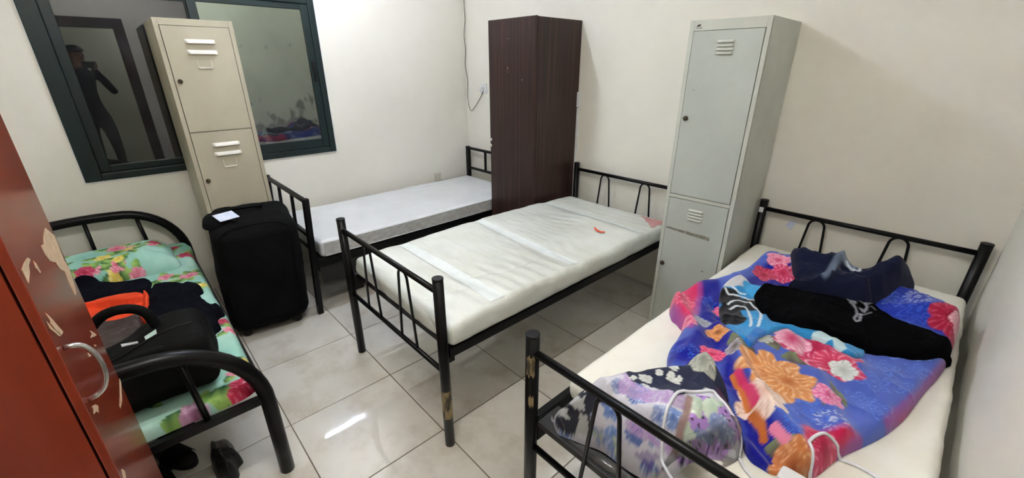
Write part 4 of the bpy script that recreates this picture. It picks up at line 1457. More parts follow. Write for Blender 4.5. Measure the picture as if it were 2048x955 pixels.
bl_px = [(1556, 484, .70), (1528, 502, .68), (1500, 526, .66), (1462, 545, .65), (1425, 556, .64), (1392, 566, .64), (1362, 570, .66), (1345, 585, .66), (1346, 606, .66),
         (1360, 630, .64), (1366, 652, .62), (1352, 680, .61), (1336, 706, .61), (1345, 740, .62), (1400, 780, .62), (1450, 810, .62), (1482, 845, .62), (1488, 880, .61), (1500, 905, .61), (1535, 930, .61), (1580, 944, .61),
         (1612, 946, .61), (1640, 938, .61), (1668, 915, .61), (1700, 895, .61), (1760, 868, .61), (1810, 832, .61), (1850, 780, .61), (1880, 745, .62), (1902, 712, .63), (1918, 672, .65), (1926, 640, .67), (1918, 605, .70), (1895, 578, .73), (1868, 562, .74), (1835, 548, .74),
         (1790, 530, .72), (1740, 520, .70), (1680, 505, .70), (1620, 490, .70)]
bl_o = [PZ(*p) for p in bl_px]


def F(px_, py_, z=0.655):
    return PZ(px_, py_, z)


def ridges(X, Y, defs):
    h = 0 * X
    for pts, hh, w_ in defs:
        q = [F(*p) for p in pts]
        d_ = seg_dist(X, Y, q)
        h = h + hh * np.exp(-(d_ / w_) ** 2)
    return h


BL_R = [([(1350, 585), (1362, 612), (1378, 640)], 0.035, 0.035),
        ([(1400, 570), (1470, 556), (1530, 515)], 0.030, 0.05),
        ([(1440, 650), (1465, 700), (1480, 745), (1520, 800), (1580, 862), (1622, 925)], 0.050, 0.030),
        ([(1400, 660), (1380, 700)], 0.025, 0.03),
        ([(1500, 700), (1600, 665), (1700, 720)], 0.030, 0.06),
        ([(1640, 745), (1660, 800), (1690, 850)], 0.020, 0.030),
        ([(1540, 790), (1590, 830), (1650, 880)], 0.016, 0.028),
        ([(1620, 870), (1660, 880), (1690, 870)], 0.025, 0.03),
        ([(1490, 770), (1505, 840), (1560, 900)], -0.035, 0.022),
        ([(1455, 690), (1470, 760)], -0.02, 0.02),
        ([(1560, 510, .7), (1600, 520, .7), (1700, 530, .7)], 0.05, 0.10),
        ([(1790, 565, .72), (1840, 585, .72), (1890, 610, .72)], 0.085, 0.10),
        ([(1430, 600), (1450, 640), (1440, 690)], -0.015, 0.02)]


def bl_h(X, Y, s):
    h = ridges(X, Y, BL_R)
    h = h + 0.034 * (crease(X * 3.8 + 1, Y * 3.2, 61, 3) - 0.25) + 0.014 * fbm(X * 6, Y * 6, 62, 3)
    return h


def blanket_col(X, Y):
    F = FS_BL
    wx = X + 0.010 * fbm(X * 14, Y * 14, 71, 3); wy = Y + 0.014 * fbm(X * 14 + 9, Y * 14, 72, 3)
    x, y = wx, wy
    n = np.clip(fbm(x * 5, y * 5, 73, 4) + 0.5, 0, 1)[:, None]
    col = PERI * (0.85 + 0.3 * n)

    def zone(pts, c, soft=0.012, a=1.0):
        nonlocal col
        q = np.array([F(*p) for p in pts])
        ins = np.zeros(x.shape, bool)
        for i in range(len(q)):
            (ax, ay), (bx_, by_) = q[i], q[(i + 1) % len(q)]
            dy = by_ - ay if abs(by_ - ay) > 1e-12 else 1e-12
            ins ^= ((ay > y) != (by_ > y)) & (x < (bx_ - ax) * (y - ay) / dy + ax)
        d_ = seg_dist(x, y, np.vstack([q, q[:1]]))
        m = np.where(ins, 0.5 + 0.5 * sstep(0, soft, d_), 0.5 - 0.5 * sstep(0, soft, d_))
        col = blend(col, m * a, c)
    # royal blue parts
    zone([(1392, 560), (1440, 570), (1452, 640), (1462, 690), (1450, 720), (1400, 745), (1325, 735), (1340, 700), (1385, 668), (1400, 620)], ROYAL)
    zone([(1455, 690), (1480, 720), (1500, 770), (1560, 840), (1620, 910), (1640, 950), (1560, 955), (1480, 930), (1490, 860), (1470, 800), (1440, 760)], ROYAL)
    zone([(1540, 520), (1590, 520), (1600, 575), (1540, 590), (1500, 575), (1480, 560)], ROYAL)
    zone([(1740, 560, .72), (1840, 545, .74), (1905, 580, .72), (1935, 640, .68), (1900, 690), (1800, 640), (1730, 620)], C(30, 52, 160))
    def fl(px_, py_, r, n_, rot, a, b_, v, sq=(1, 1), lay=2, z=0.655, sd=0):
        nonlocal col
        cx, cy = F(px_, py_, z)
        col = flower(col, x, y, cx, cy, r, n_, rot, a, b_, v, sq, sd, lay)

    def dt(px_, py_, r, n_, c, z=0.655, rings=3):
        nonlocal col
        cx, cy = F(px_, py_, z)
        col = dotted(col, x, y, cx, cy, r, n_, 0.3, c, rings)

    def lf(px_, py_, L_, w_, rot, c1, c2, z=0.655):
        nonlocal col
        cx, cy = F(px_, py_, z)
        col = leaf(col, x, y, cx, cy, L_, w_, rot, c1, c2)
    # leaves and stems behind the flowers
    for a in ((1555, 700, 0.10, 0.035, 2.4), (1560, 712, 0.10, 0.03, 0.6), (1660, 760, 0.10, 0.016, -0.9), (1640, 770, 0.08, 0.012, -1.2), (1525, 900, 0.07, 0.020, 0.2), (1455, 690, 0.06, 0.025, 1.0), (1500, 720, 0.07, 0.03, 2.4)):
        lf(*a, C(84, 72, 66), C(120, 130, 96))
    # dotted blue blossoms
    for a in ((1345, 702, 0.045, 5), (1388, 702, 0.04, 5), (1415, 603, 0.045, 6), (1568, 815, 0.055, 6), (1625, 822, 0.055, 6), (1585, 850, 0.04, 5), (1640, 790, 0.045, 5)):
        dt(*a, SKYB)
    for a in ((1745, 760, 0.06, 6), (1800, 770, 0.055, 5), (1720, 800, 0.05, 6), (1840, 740, 0.05, 6), (1600, 790, 0.045, 5), (1760, 820, 0.05, 5), (1850, 560, 0.045, 6), (1790, 600, 0.05, 6), (1880, 600, 0.045, 6)):
        dt(*a, C(104, 136, 222))
    dt(1790, 695, 0.085, 5, C(120, 158, 232)); dt(1832, 706, 0.05, 6, C(130, 168, 236)); dt(1770, 735, 0.06, 6, C(104, 140, 226))
    dt(1838, 618, 0.075, 8, C(66, 100, 214), 0.72); dt(1836, 592, 0.058, 14, WHT, 0.735, 2); dt(1668, 838, 0.06, 16, WHT, 0.63, 2)
    dt(1388, 598, 0.022, 6, WHT, 0.66, 2)
    # pink roll at the left edge
    zone([(1343, 572, .67), (1385, 562, .67), (1400, 590, .66), (1382, 650, .66), (1345, 625, .66)], C(206, 44, 96), 0.02)
    fl(1366, 595, 0.055, 6, 0.4, C(176, 20, 66), C(226, 76, 116), C(244, 190, 206), z=.67, lay=3)
    fl(1376, 640, 0.035, 5, 1.4, C(196, 36, 80), C(232, 120, 156), C(246, 220, 228), z=.66)
    # orange and pink small blossoms
    fl(1436, 664, 0.045, 6, 0.2, C(120, 62, 24), C(226, 146, 78), C(246, 200, 150), sd=3)
    fl(1492, 664, 0.035, 5, 1.1, C(150, 76, 30), C(226, 140, 76), C(246, 206, 160), sd=4)
    fl(1424, 706, 0.042, 5, 0.7, C(180, 20, 64), C(232, 70, 120), C(246, 176, 196), sd=5)
    fl(1440, 622, 0.030, 5, 0.1, C(180, 20, 64), C(232, 90, 136), C(246, 176, 196), sd=6)
    fl(1518, 674, 0.048, 12, 0.1, C(150, 146, 110), C(196, 198, 196), C(96, 100, 96), sd=7, lay=1)
    fl(1470, 690, 0.028, 8, 0.6, C(80, 70, 60), C(196, 190, 196), C(60, 50, 60), sd=8, lay=1)
    fl(1405, 645, 0.040, 4, 0.6, C(150, 150, 150), C(172, 176, 196), C(110, 116, 120), sd=18, lay=1)
    # big crimson peony
    fl(1628, 693, 0.120, 7, 0.5, C(160, 12, 62), C(206, 40, 98), C(250, 214, 224), (1.15, 0.95), 2, sd=9)
    fl(1585, 676, 0.060, 5, 1.0, C(190, 40, 96), C(238, 170, 196), C(252, 232, 238), (1.0, 1.0), 1, sd=10)
    fl(1672, 730, 0.070, 5, 0.0, C(190, 30, 76), C(206, 56, 96), C(240, 180, 190), (1.1, 0.8), 1, sd=11)
    # big orange and cream peony
    fl(1548, 752, 0.115, 8, 0.2, C(176, 92, 34), C(222, 150, 90), C(246, 214, 176), (1.0, 1.0), 2, sd=12)
    fl(1530, 778, 0.070, 6, 0.2, C(214, 170, 150), C(242, 222, 210), C(196, 140, 110), (1.0, 1.0), 2, sd=13)
    fl(1575, 762, 0.070, 6, 1.2, C(170, 90, 36), C(214, 144, 84), C(244, 208, 170), (1.0, 1.0), 2, sd=14)
    fl(1686, 738, 0.040, 5, 0.9, C(170, 176, 170), C(226, 230, 226), C(140, 150, 140), sd=15, lay=1)
    fl(1658, 790, 0.045, 5, 0.2, C(196, 50, 110), C(232, 130, 176), C(250, 214, 226), sd=16)
    # crimson bottom edge
    zone([(1605, 850), (1650, 862), (1690, 850), (1720, 890), (1660, 930), (1625, 945), (1612, 900)], CRIM)
    fl(1650, 905, 0.06, 6, 0.3, C(150, 12, 52), C(206, 44, 92), C(238, 150, 176), sd=19)
    zone([(1775, 845, .62), (1830, 800, .62), (1890, 735, .63), (1900, 745, .62), (1830, 850, .61)], C(190, 30, 80), 0.02, 0.9)
    # orange strip inside the fold
    q = [F(1468, 752), F(1488, 790), F(1500, 812)]
    col = blend(col, sstep(0.013, 0.010, seg_dist(x, y, q)), C(206, 116, 50))
    q = [F(1474, 742), F(1495, 775), F(1510, 800)]
    col = blend(col, sstep(0.009, 0.007, seg_dist(x, y, q)), C(214, 50, 104))
    q = [F(1505, 830), F(1525, 855), F(1528, 880)]
    col = blend(col, sstep(0.010, 0.008, seg_dist(x, y, q)), C(196, 104, 40))
    q = [F(1550, 850), F(1572, 880)]
    col = blend(col, sstep(0.010, 0.008, seg_dist(x, y, q)), C(226, 130, 160))
    fl(1588, 925, 0.050, 6, 0.4, C(150, 76, 36), C(206, 128, 76), C(240, 196, 150), z=.62, sd=20)
    # pinks near the head end
    fl(1572, 498, 0.075, 6, 0.3, C(196, 40, 100), C(232, 110, 156), C(250, 220, 230), z=.71, sd=21)
    fl(1556, 520, 0.055, 5, 0.9, C(196, 40, 90), C(236, 140, 170), C(250, 226, 234), z=.69, sd=22)
    fl(1566, 545, 0.060, 5, 0.2, C(170, 16, 60), C(220, 60, 110), C(246, 190, 206), z=.68, sd=23)
    fl(1528, 550, 0.055, 5, 1.2, C(150, 16, 50), C(190, 34, 76), C(230, 130, 150), z=.66, sd=24)
    fl(1592, 528, 0.030, 7, 0.2, C(150, 160, 180), C(190, 200, 216), C(120, 130, 150), z=.70, sd=25, lay=1)
    fl(1908, 632, 0.070, 6, 0.3, C(130, 10, 40), C(176, 24, 64), C(214, 100, 120), z=.68, sd=26)
    fl(1915, 662, 0.035, 5, 0.3, C(200, 120, 140), C(232, 176, 186), C(250, 226, 230), z=.66, sd=27)
    return col


def bl_base(x, y):
    return M3Z + m3_h(x, y) + 0.001


_, H0 = cloth('blanket', bl_o, bl_base, 0.048, 0.035, bl_h, None, 0.006, 'blanket_cloth', smooth_n=5, build=False)
FS_BL = on_surface(H0)
blk, BL_H = cloth('blanket', bl_o, bl_base, 0.048, 0.035, bl_h, blanket_col, 0.0042, 'blanket_cloth', smooth_n=5)
tag(blk, 'rumpled blue blanket printed with crimson and orange flowers', 'blanket')

# ---- turquoise, black and white printed towel under the black shirt
tw_o = [PZ(*p) for p in [(1444, 566, .69), (1458, 552, .69), (1482, 546, .69), (1512, 556, .69), (1545, 566, .69), (1600, 572, .69), (1660, 600, .69), (1720, 640, .67), (1735, 690, .66), (1720, 712, .65), (1698, 716, .65), (1640, 690, .655), (1590, 672, .66), (1562, 662, .66), (1520, 680, .66), (1500, 704, .66), (1478, 690, .66), (1462, 655, .67), (1446, 610, .68)]]


def towel_col(X, Y):
    F = FS_TW
    x = X + 0.006 * fbm(X * 16, Y * 16, 81, 2); y = Y + 0.006 * fbm(X * 16, Y * 16, 82, 2)
    col = np.tile(C(44, 140, 200), (len(X), 1))
    n = np.clip(fbm(x * 7, y * 7, 83, 3) + 0.5, 0, 1)[:, None]
    col = col * (0.85 + 0.3 * n)

    def band(pts, w_, c):
        nonlocal col
        q = [F(p[0], p[1], 0.685) for p in pts]
        col = blend(col, sstep(w_, w_ * 0.85, seg_dist(x, y, q)), c)
    band([(1448, 560), (1480, 555), (1500, 558)], 0.055, C(196, 194, 198))
    band([(1500, 572), (1512, 585)], 0.030, C(60, 160, 216))
    band([(1455, 590), (1470, 610), (1500, 605)], 0.050, C(12, 12, 18))
    band([(1455, 620), (1468, 635)], 0.045, C(12, 12, 18))
    band([(1520, 660), (1500, 690)], 0.02, C(30, 110, 190))
    for pts in ([(1450, 575), (1458, 588), (1480, 592), (1508, 600)], [(1464, 572), (1475, 582), (1490, 588)], [(1456, 608), (1470, 600), (1492, 604), (1515, 618), (1522, 632), (1516, 652)], [(1460, 618), (1475, 611), (1495, 620), (1502, 634), (1500, 652)]):
        q = smooth_path([(*F(p[0], p[1], 0.685), 0) for p in pts], 5)
        col = blend(col, sstep(0.0055, 0.0035, seg_dist(x, y, [(a[0], a[1]) for a in q])), C(212, 218, 222))
    band([(1640, 672), (1672, 676), (1680, 690)], 0.022, C(190, 216, 222))
    band([(1560, 580), (1600, 578)], 0.02, C(190, 216, 226))
    return col


FS_TW = on_surface(cloth('towel', tw_o, BL_H, 0.012, 0.014, lambda x, y, s: 0.012 * crease(x * 6, y * 6, 85, 2), None, 0.006, None, minlift=0.003, build=False)[1])
twl, TW_H = cloth('towel', tw_o, BL_H, 0.012, 0.014, lambda x, y, s: 0.012 * crease(x * 6, y * 6, 85, 2), towel_col, 0.0036, 'blanket_cloth', minlift=0.003)
tag(twl, 'turquoise and black towel with white curved stripes under the black shirt', 'towel')

# ---- black shirt with a pale line motif
sh_o = [PZ(*p) for p in [(1510, 586, .68), (1522, 574, .68), (1545, 566, .68), (1590, 566, .69), (1647, 562, .70), (1700, 566, .71), (1760, 590, .71), (1811, 624, .70), (1872, 652, .69), (1905, 676, .67), (1916, 702, .65), (1890, 708, .65), (1852, 716, .645), (1812, 714, .64), (1770, 708, .64), (1688, 693, .64), (1627, 682, .645), (1566, 660, .655), (1526, 626, .665)]]


def shirt_col(X, Y):
    F = FS_SH
    col = np.tile(C(5, 5, 7), (len(X), 1))
    g = C(150, 150, 158)
    P_ = lambda l: [F(a, b_, 0.715) for a, b_ in l]
    for l, a in (([(1690, 590), (1700, 588), (1706, 596), (1702, 604), (1710, 606), (1708, 596)], 0.8), ([(1706, 608), (1712, 618), (1714, 628)], 0.7),
                 ([(1718, 596), (1724, 592), (1738, 598), (1732, 604), (1742, 606), (1744, 598), (1736, 599)], 0.8), ([(1730, 606), (1734, 614), (1728, 624), (1720, 616), (1732, 620)], 0.8),
                 ([(1714, 628), (1722, 628), (1720, 640), (1712, 642), (1708, 636), (1714, 630)], 0.9), ([(1722, 630), (1732, 628), (1742, 624)], 0.5), ([(1716, 600), (1726, 606), (1736, 608)], 0.6),
                 ([(1680, 592), (1692, 594)], 0.4), ([(1742, 612), (1750, 618)], 0.4), ([(1702, 606), (1698, 600), (1694, 596)], 0.6)):
        col = line(col, X, Y, P_(l), 0.0058, g, a)
    return col


SH_F = lambda x, y, s: 0.018 * crease(x * 5, y * 5, 91, 2) + 0.012 * fbm(x * 7, y * 7, 92, 2)
FS_SH = on_surface(cloth('shirt', sh_o, TW_H, 0.022, 0.022, SH_F, None, 0.006, None, minlift=0.003, build=False)[1])
sht, SH_H = cloth('shirt', sh_o, TW_H, 0.022, 0.022, SH_F, shirt_col, 0.0036, 'scarf_cloth', minlift=0.003)
tag(sht, 'crumpled black shirt with a pale line motif across the blanket', 'shirt')

# ---- navy trousers with a pale grey lining
nv_o = [PZ(*p) for p in [(1586, 488, .76), (1612, 482, .77), (1640, 484, .77), (1662, 494, .78), (1690, 492, .79), (1712, 506, .78), (1735, 518, .77), (1772, 523, .77), (1808, 524, .77), (1828, 534, .76), (1838, 552, .75), (1836, 558, .74), (1806, 562, .74), (1775, 570, .74), (1740, 572, .74), (1700, 562, .74), (1650, 552, .74), (1605, 548, .74), (1584, 548, .74), (1588, 540, .75), (1606, 532, .74), (1596, 512, .75)]]
NV_R = [([(1590, 545, .74), (1640, 550, .74), (1720, 564, .74), (1790, 560, .74)], 0.018, 0.018), ([(1600, 530, .75), (1650, 540, .75), (1730, 550, .75), (1810, 546, .75)], 0.025, 0.022),
        ([(1610, 500, .76), (1650, 505, .77), (1690, 500, .79)], 0.035, 0.035), ([(1690, 520, .78), (1720, 540, .78), (1790, 540, .77)], 0.030, 0.035), ([(1660, 545, .76), (1672, 520, .77), (1688, 500, .78)], 0.020, 0.018)]


def navy_col(X, Y):
    F = FS_NV
    n = np.clip(fbm(X * 12, Y * 12, 95, 4) + 0.5, 0, 1)[:, None]
    col = C(16, 22, 48) * (0.8 + 0.5 * n)
    P_ = lambda l: [F(a, b_, 0.785) for a, b_ in l]
    col = line(col, X, Y, P_([(1652, 545), (1668, 528), (1682, 508), (1690, 496)]), 0.020, C(92, 104, 122))
    col = line(col, X, Y, P_([(1690, 506), (1694, 520), (1704, 532)]), 0.026, C(116, 126, 140))
    col = line(col, X, Y, P_([(1704, 514), (1714, 526), (1730, 528), (1718, 542), (1702, 538), (1694, 524)]), 0.007, C(196, 202, 210))
    col = line(col, X, Y, P_([(1700, 508), (1708, 518), (1722, 526)]), 0.008, C(180, 188, 198))
    col = line(col, X, Y, P_([(1688, 494), (1694, 502), (1692, 510)]), 0.006, C(150, 164, 170))
    return col


MT['denim_cloth'] = cloth_mat('navy_cotton', 0.9, 0.4, (350, 350, 350), spec=0.15, sheen=0.1)
NV_F = lambda x, y, s: ridges(x, y, NV_R) + 0.030 * (crease(x * 5, y * 6, 97, 3) - 0.15)
FS_NV = on_surface(cloth('trousers', nv_o, SH_H, 0.045, 0.035, NV_F, None, 0.006, None, minlift=0.003, build=False)[1])
nvy, NV_H = cloth('trousers', nv_o, SH_H, 0.045, 0.035, NV_F, navy_col, 0.0038, 'denim_cloth', minlift=0.003)
tag(nvy, 'crumpled navy trousers with pale grey lining showing against the headboard', 'trousers')

# ---- clear plastic bag stuffed with floral fabrics
fb_o = [PZ(*p) for p in [(1104, 830, .50), (1106, 800, .58), (1124, 778, .62), (1158, 756, .66), (1190, 736, .70), (1245, 722, .71), (1325, 710, .71), (1385, 706, .71), (1420, 711, .71), (1450, 742, .70), (1478, 800, .68), (1492, 846, .66), (1484, 888, .64), (1452, 915, .60), (1405, 950, .53), (1370, 975, .50), (1320, 985, .49), (1258, 950, .49), (1200, 907, .49), (1150, 884, .49), (1116, 864, .50)]]
FB_R = [([(1200, 745, .7), (1300, 725, .71), (1400, 725, .71)], 0.03, 0.05), ([(1140, 800, .7), (1180, 840, .7), (1240, 880, .7)], 0.015, 0.04), ([(1350, 790, .74), (1420, 830, .72), (1460, 860, .7)], 0.035, 0.07), ([(1240, 760, .72), (1320, 785, .74), (1380, 800, .74)], -0.018, 0.02), ([(1180, 790, .7), (1240, 770, .72)], 0.012, 0.02)]
Z_FB = 0.735


def fab_col(X, Y):
    F = FS_FB
    x = X + 0.006 * fbm(X * 20, Y * 20, 101, 2); y = Y + 0.006 * fbm(X * 20 + 5, Y * 20, 102, 2)
    P_ = lambda l: np.array([F(a, b_, Z_FB) for a, b_ in l])

    def inside(l):
        q = P_(l); ins = np.zeros(x.shape, bool)
        for i in range(len(q)):
            (ax, ay), (bx_, by_) = q[i], q[(i + 1) % len(q)]
            dy = by_ - ay if abs(by_ - ay) > 1e-12 else 1e-12
            ins ^= ((ay > y) != (by_ > y)) & (x < (bx_ - ax) * (y - ay) / dy + ax)
        return ins.astype(float)
    n = np.clip(fbm(x * 16, y * 16, 103, 4) * 1.6 + 0.5, 0, 1)[:, None]
    col = C(204, 202, 212) * (0.9 + 0.12 * n)
    # white and blue blossom cloth
    rnd = random.Random(4)
    for i in range(46):
        px_, py_ = rnd.uniform(1100, 1420), rnd.uniform(720, 960)
        cx, cy = F(px_, py_, 0.70)
        col = flower(col, x, y, cx, cy, rnd.uniform(0.018, 0.034), 5, rnd.uniform(0, 6), C(70, 96, 160), rnd.choice([C(120, 146, 200), C(150, 160, 196), C(96, 116, 176)]), C(216, 222, 236), seed=i)
        if i % 3 == 0:
            col = leaf(col, x, y, cx, cy, 0.05, 0.010, rnd.uniform(0, 6), C(150, 166, 150), C(190, 200, 186))
    # lilac borders with thin brown hems
    for l in ([(1190, 740), (1245, 735), (1262, 752)], [(1250, 770), (1300, 792), (1360, 800)], [(1262, 850), (1300, 872), (1350, 905)]):
        q = P_(l)
        d_ = seg_dist(x, y, q)
        tx = np.clip(vnoise(x * 240, y * 240, 5), 0, 1)
        col = blend(col, sstep(0.020, 0.018, d_) * (0.55 + 0.45 * (tx > 0.5)), C(176, 146, 196))
    # black and white print at the left end
    m = inside([(1100, 830), (1118, 780), (1165, 768), (1200, 790), (1180, 830), (1190, 860), (1130, 875)])
    k = (fbm(x * 26, y * 26, 107, 3) > 0.02)[:, None]
    col = col * (1 - m[:, None]) + (np.where(k, C(32, 34, 48), C(176, 176, 176))) * m[:, None]
    # navy cloth with white blossoms
    m = inside([(1243, 727), (1330, 705), (1395, 700), (1440, 715), (1470, 770), (1498, 850), (1480, 860), (1455, 815), (1432, 790), (1400, 782), (1355, 792), (1310, 775), (1262, 762)])
    nav = C(26, 32, 62) * (0.9 + 0.2 * n)
    rnd = random.Random(9)
    for i in range(75):
        px_, py_ = rnd.uniform(1240, 1495), rnd.uniform(700, 855)
        cx, cy = F(px_, py_, Z_FB)
        nav = flower(nav, x, y, cx, cy, rnd.uniform(0.009, 0.017), rnd.choice([4, 5, 3]), rnd.uniform(0, 6), C(176, 180, 176), C(222, 222, 216), C(120, 126, 126), seed=i, layers=1)
    cx, cy = F(1405, 722, Z_FB)
    nav = flower(nav, x, y, cx, cy, 0.045, 5, 0.4, C(130, 136, 126), C(196, 196, 184), C(90, 96, 90), seed=7)
    col = col * (1 - m[:, None]) + nav * m[:, None]
    # purple dotted cloth with a blue and pale green bloom
    m = inside([(1372, 800), (1392, 788), (1428, 795), (1462, 822), (1482, 850), (1488, 885), (1440, 925), (1400, 935), (1360, 930), (1352, 900), (1364, 850)])
    c0, c1 = F(1400, 800, Z_FB), F(1440, 815, Z_FB)
    a_ = math.atan2(c1[1] - c0[1], c1[0] - c0[0])
    u = (x * math.cos(a_) + y * math.sin(a_)) / 0.018; v = (-x * math.sin(a_) + y * math.cos(a_)) / 0.018
    row = np.floor(v)
    du = (u + 0.5 * (row % 2)) % 1 - 0.5; dv = v % 1 - 0.5
    pur = blend(np.tile(C(172, 132, 204), (len(x), 1)), (np.hypot(du, dv) < 0.2).astype(float), C(52, 36, 76))
    for a, b_, L_, w_, r_ in ((1400, 838, 0.075, 0.024, 2.6), (1432, 815, 0.06, 0.018, 1.9), (1395, 870, 0.07, 0.028, 3.6), (1420, 850, 0.06, 0.020, 2.2), (1385, 890, 0.06, 0.024, 4.2)):
        cx, cy = F(a, b_, 0.72)
        pur = leaf(pur, x, y, cx, cy, L_, w_, r_, C(168, 186, 166), C(200, 212, 196))
    cx, cy = F(1442, 862, 0.70)
    pur = flower(pur, x, y, cx, cy, 0.036, 6, 0.3, C(84, 98, 156), C(136, 154, 204), C(220, 224, 236), seed=3, layers=2)
    cx, cy = F(1410, 872, 0.71)
    pur = flower(pur, x, y, cx, cy, 0.022, 5, 0.8, C(80, 92, 150), C(120, 138, 194), C(190, 196, 214), seed=5, layers=2)
    col = col * (1 - m[:, None]) + pur * m[:, None]
    col = line(col, x, y, P_([(1378, 795), (1372, 830), (1360, 870), (1350, 905)]), 0.012, C(150, 124, 120))
    # violet patch
    m = inside([(1258, 905), (1300, 900), (1330, 920), (1320, 950), (1262, 945)])
    col = blend(col, m * 0.55 * (fbm(x * 20, y * 20, 3, 3) > -0.05), C(104, 76, 150))
    return col


def fb_base(x, y):
    k = sstep(0.775, 0.865, y)
    return 0.494 * (1 - k) + BL_H(x, y) * k


FB_F = lambda x, y, s: ridges(x, y, FB_R) + 0.022 * (crease(x * 7, y * 7, 111, 3) - 0.2) + 0.012 * fbm(x * 10, y * 10, 112, 3)
FS_FB = on_surface(cloth('fabric_bundle', fb_o, fb_base, 0.100, 0.085, FB_F, None, 0.006, None, minlift=0.002, build=False)[1], 1.0, 0.68)
fbg, FB_H = cloth('fabric_bundle', fb_o, fb_base, 0.100, 0.085, FB_F, fab_col, 0.0036, 'bag_cloth', minlift=0.002, slope=1.0, zref=0.68)
tag(fbg, 'bundle of blue and purple floral fabrics packed in clear plastic', 'fabric bundle')
fm_o = [(p[0] * 1.0, p[1]) for p in [PZ(*q) for q in [(1116, 846, .50), (1124, 866, .50), (1160, 888, .50), (1205, 908, .50), (1258, 948, .50), (1310, 975, .50), (1370, 965, .52), (1440, 930, .60), (1485, 905, .60), (1470, 880, .60), (1380, 905, .60), (1300, 920, .60), (1230, 890, .60), (1170, 850, .60), (1130, 815, .60)]]]
flm, _ = cloth('plastic_film', fm_o, FB_H, 0.006, 0.02, lambda x, y, s: 0.020 * crease(x * 12, y * 12, 121, 3), None, 0.006, 'film', parent=fbg, minlift=0.003)

# ---- white cable looping over the heap
TOP_H = lambda x, y: float(np.maximum(np.maximum(FB_H(np.array([x]), np.array([y])), BL_H(np.array([x]), np.array([y]))), M3Z + 0.0)[0])


def drape(pts, z, lift=0.004):
    out = []
    for p in smooth_path([(*PZ(a, b_, c), 0) for a, b_, c in [(q[0], q[1], q[2] if len(q) > 2 else z) for q in pts]], 8):
        out.append((p[0], p[1], TOP_H(p[0], p[1]) + lift))
    k = np.array(out)
    for _ in range(2):
        k[1:-1, 2] = np.maximum(k[1:-1, 2], (k[:-2, 2] + k[2:, 2]) / 2)
    return [tuple(q) for q in k]


cb = thing('charging_cable', 'white charging cable looping over the fabric bundle and blanket', 'cable', (-0.2, 0.95, 0.62))
MB().tube(drape([(1398, 975, .62), (1383, 950, .63), (1365, 915, .68), (1350, 875, .71), (1338, 838, .73), (1334, 812, .74), (1342, 792, .74), (1362, 776, .74), (1392, 768, .74), (1425, 773, .73), (1448, 788, .73), (1462, 812, .71), (1475, 835, .69), (1484, 865, .66), (1485, 895, .63), (1492, 925, .61), (1512, 955, .60), (1530, 975, .60)], .7, 0.0034), 0.0042, 10).build('cord', 'white_cable', cb, world=True)
MB().tube(drape([(1627, 985, .6), (1623, 950, .61), (1613, 910, .63), (1613, 897, .64), (1622, 887, .64), (1640, 884, .64), (1665, 891, .63), (1700, 912, .61), (1740, 938, .60), (1775, 962, .60)], .62, 0.0034), 0.0042, 10).build('cord', 'white_cable', cb, world=True)
ad = thing('charger_plug', 'white charger plug at the near end of the blanket', 'plug', (*PZ(1588, 968, 0.60), 0.0))
ad.location.z = TOP_H(ad.location.x, ad.location.y - 0.01) + 0.0005
MB().box((-0.035, -0.028, 0.0), (0.035, 0.022, 0.034), 0.010).build('body', 'white_plastic', ad)
MB().box((-0.028, -0.0285, 0.010), (0.028, -0.0275, 0.022), 0.0004).build('port', 'cream_plastic', ad)


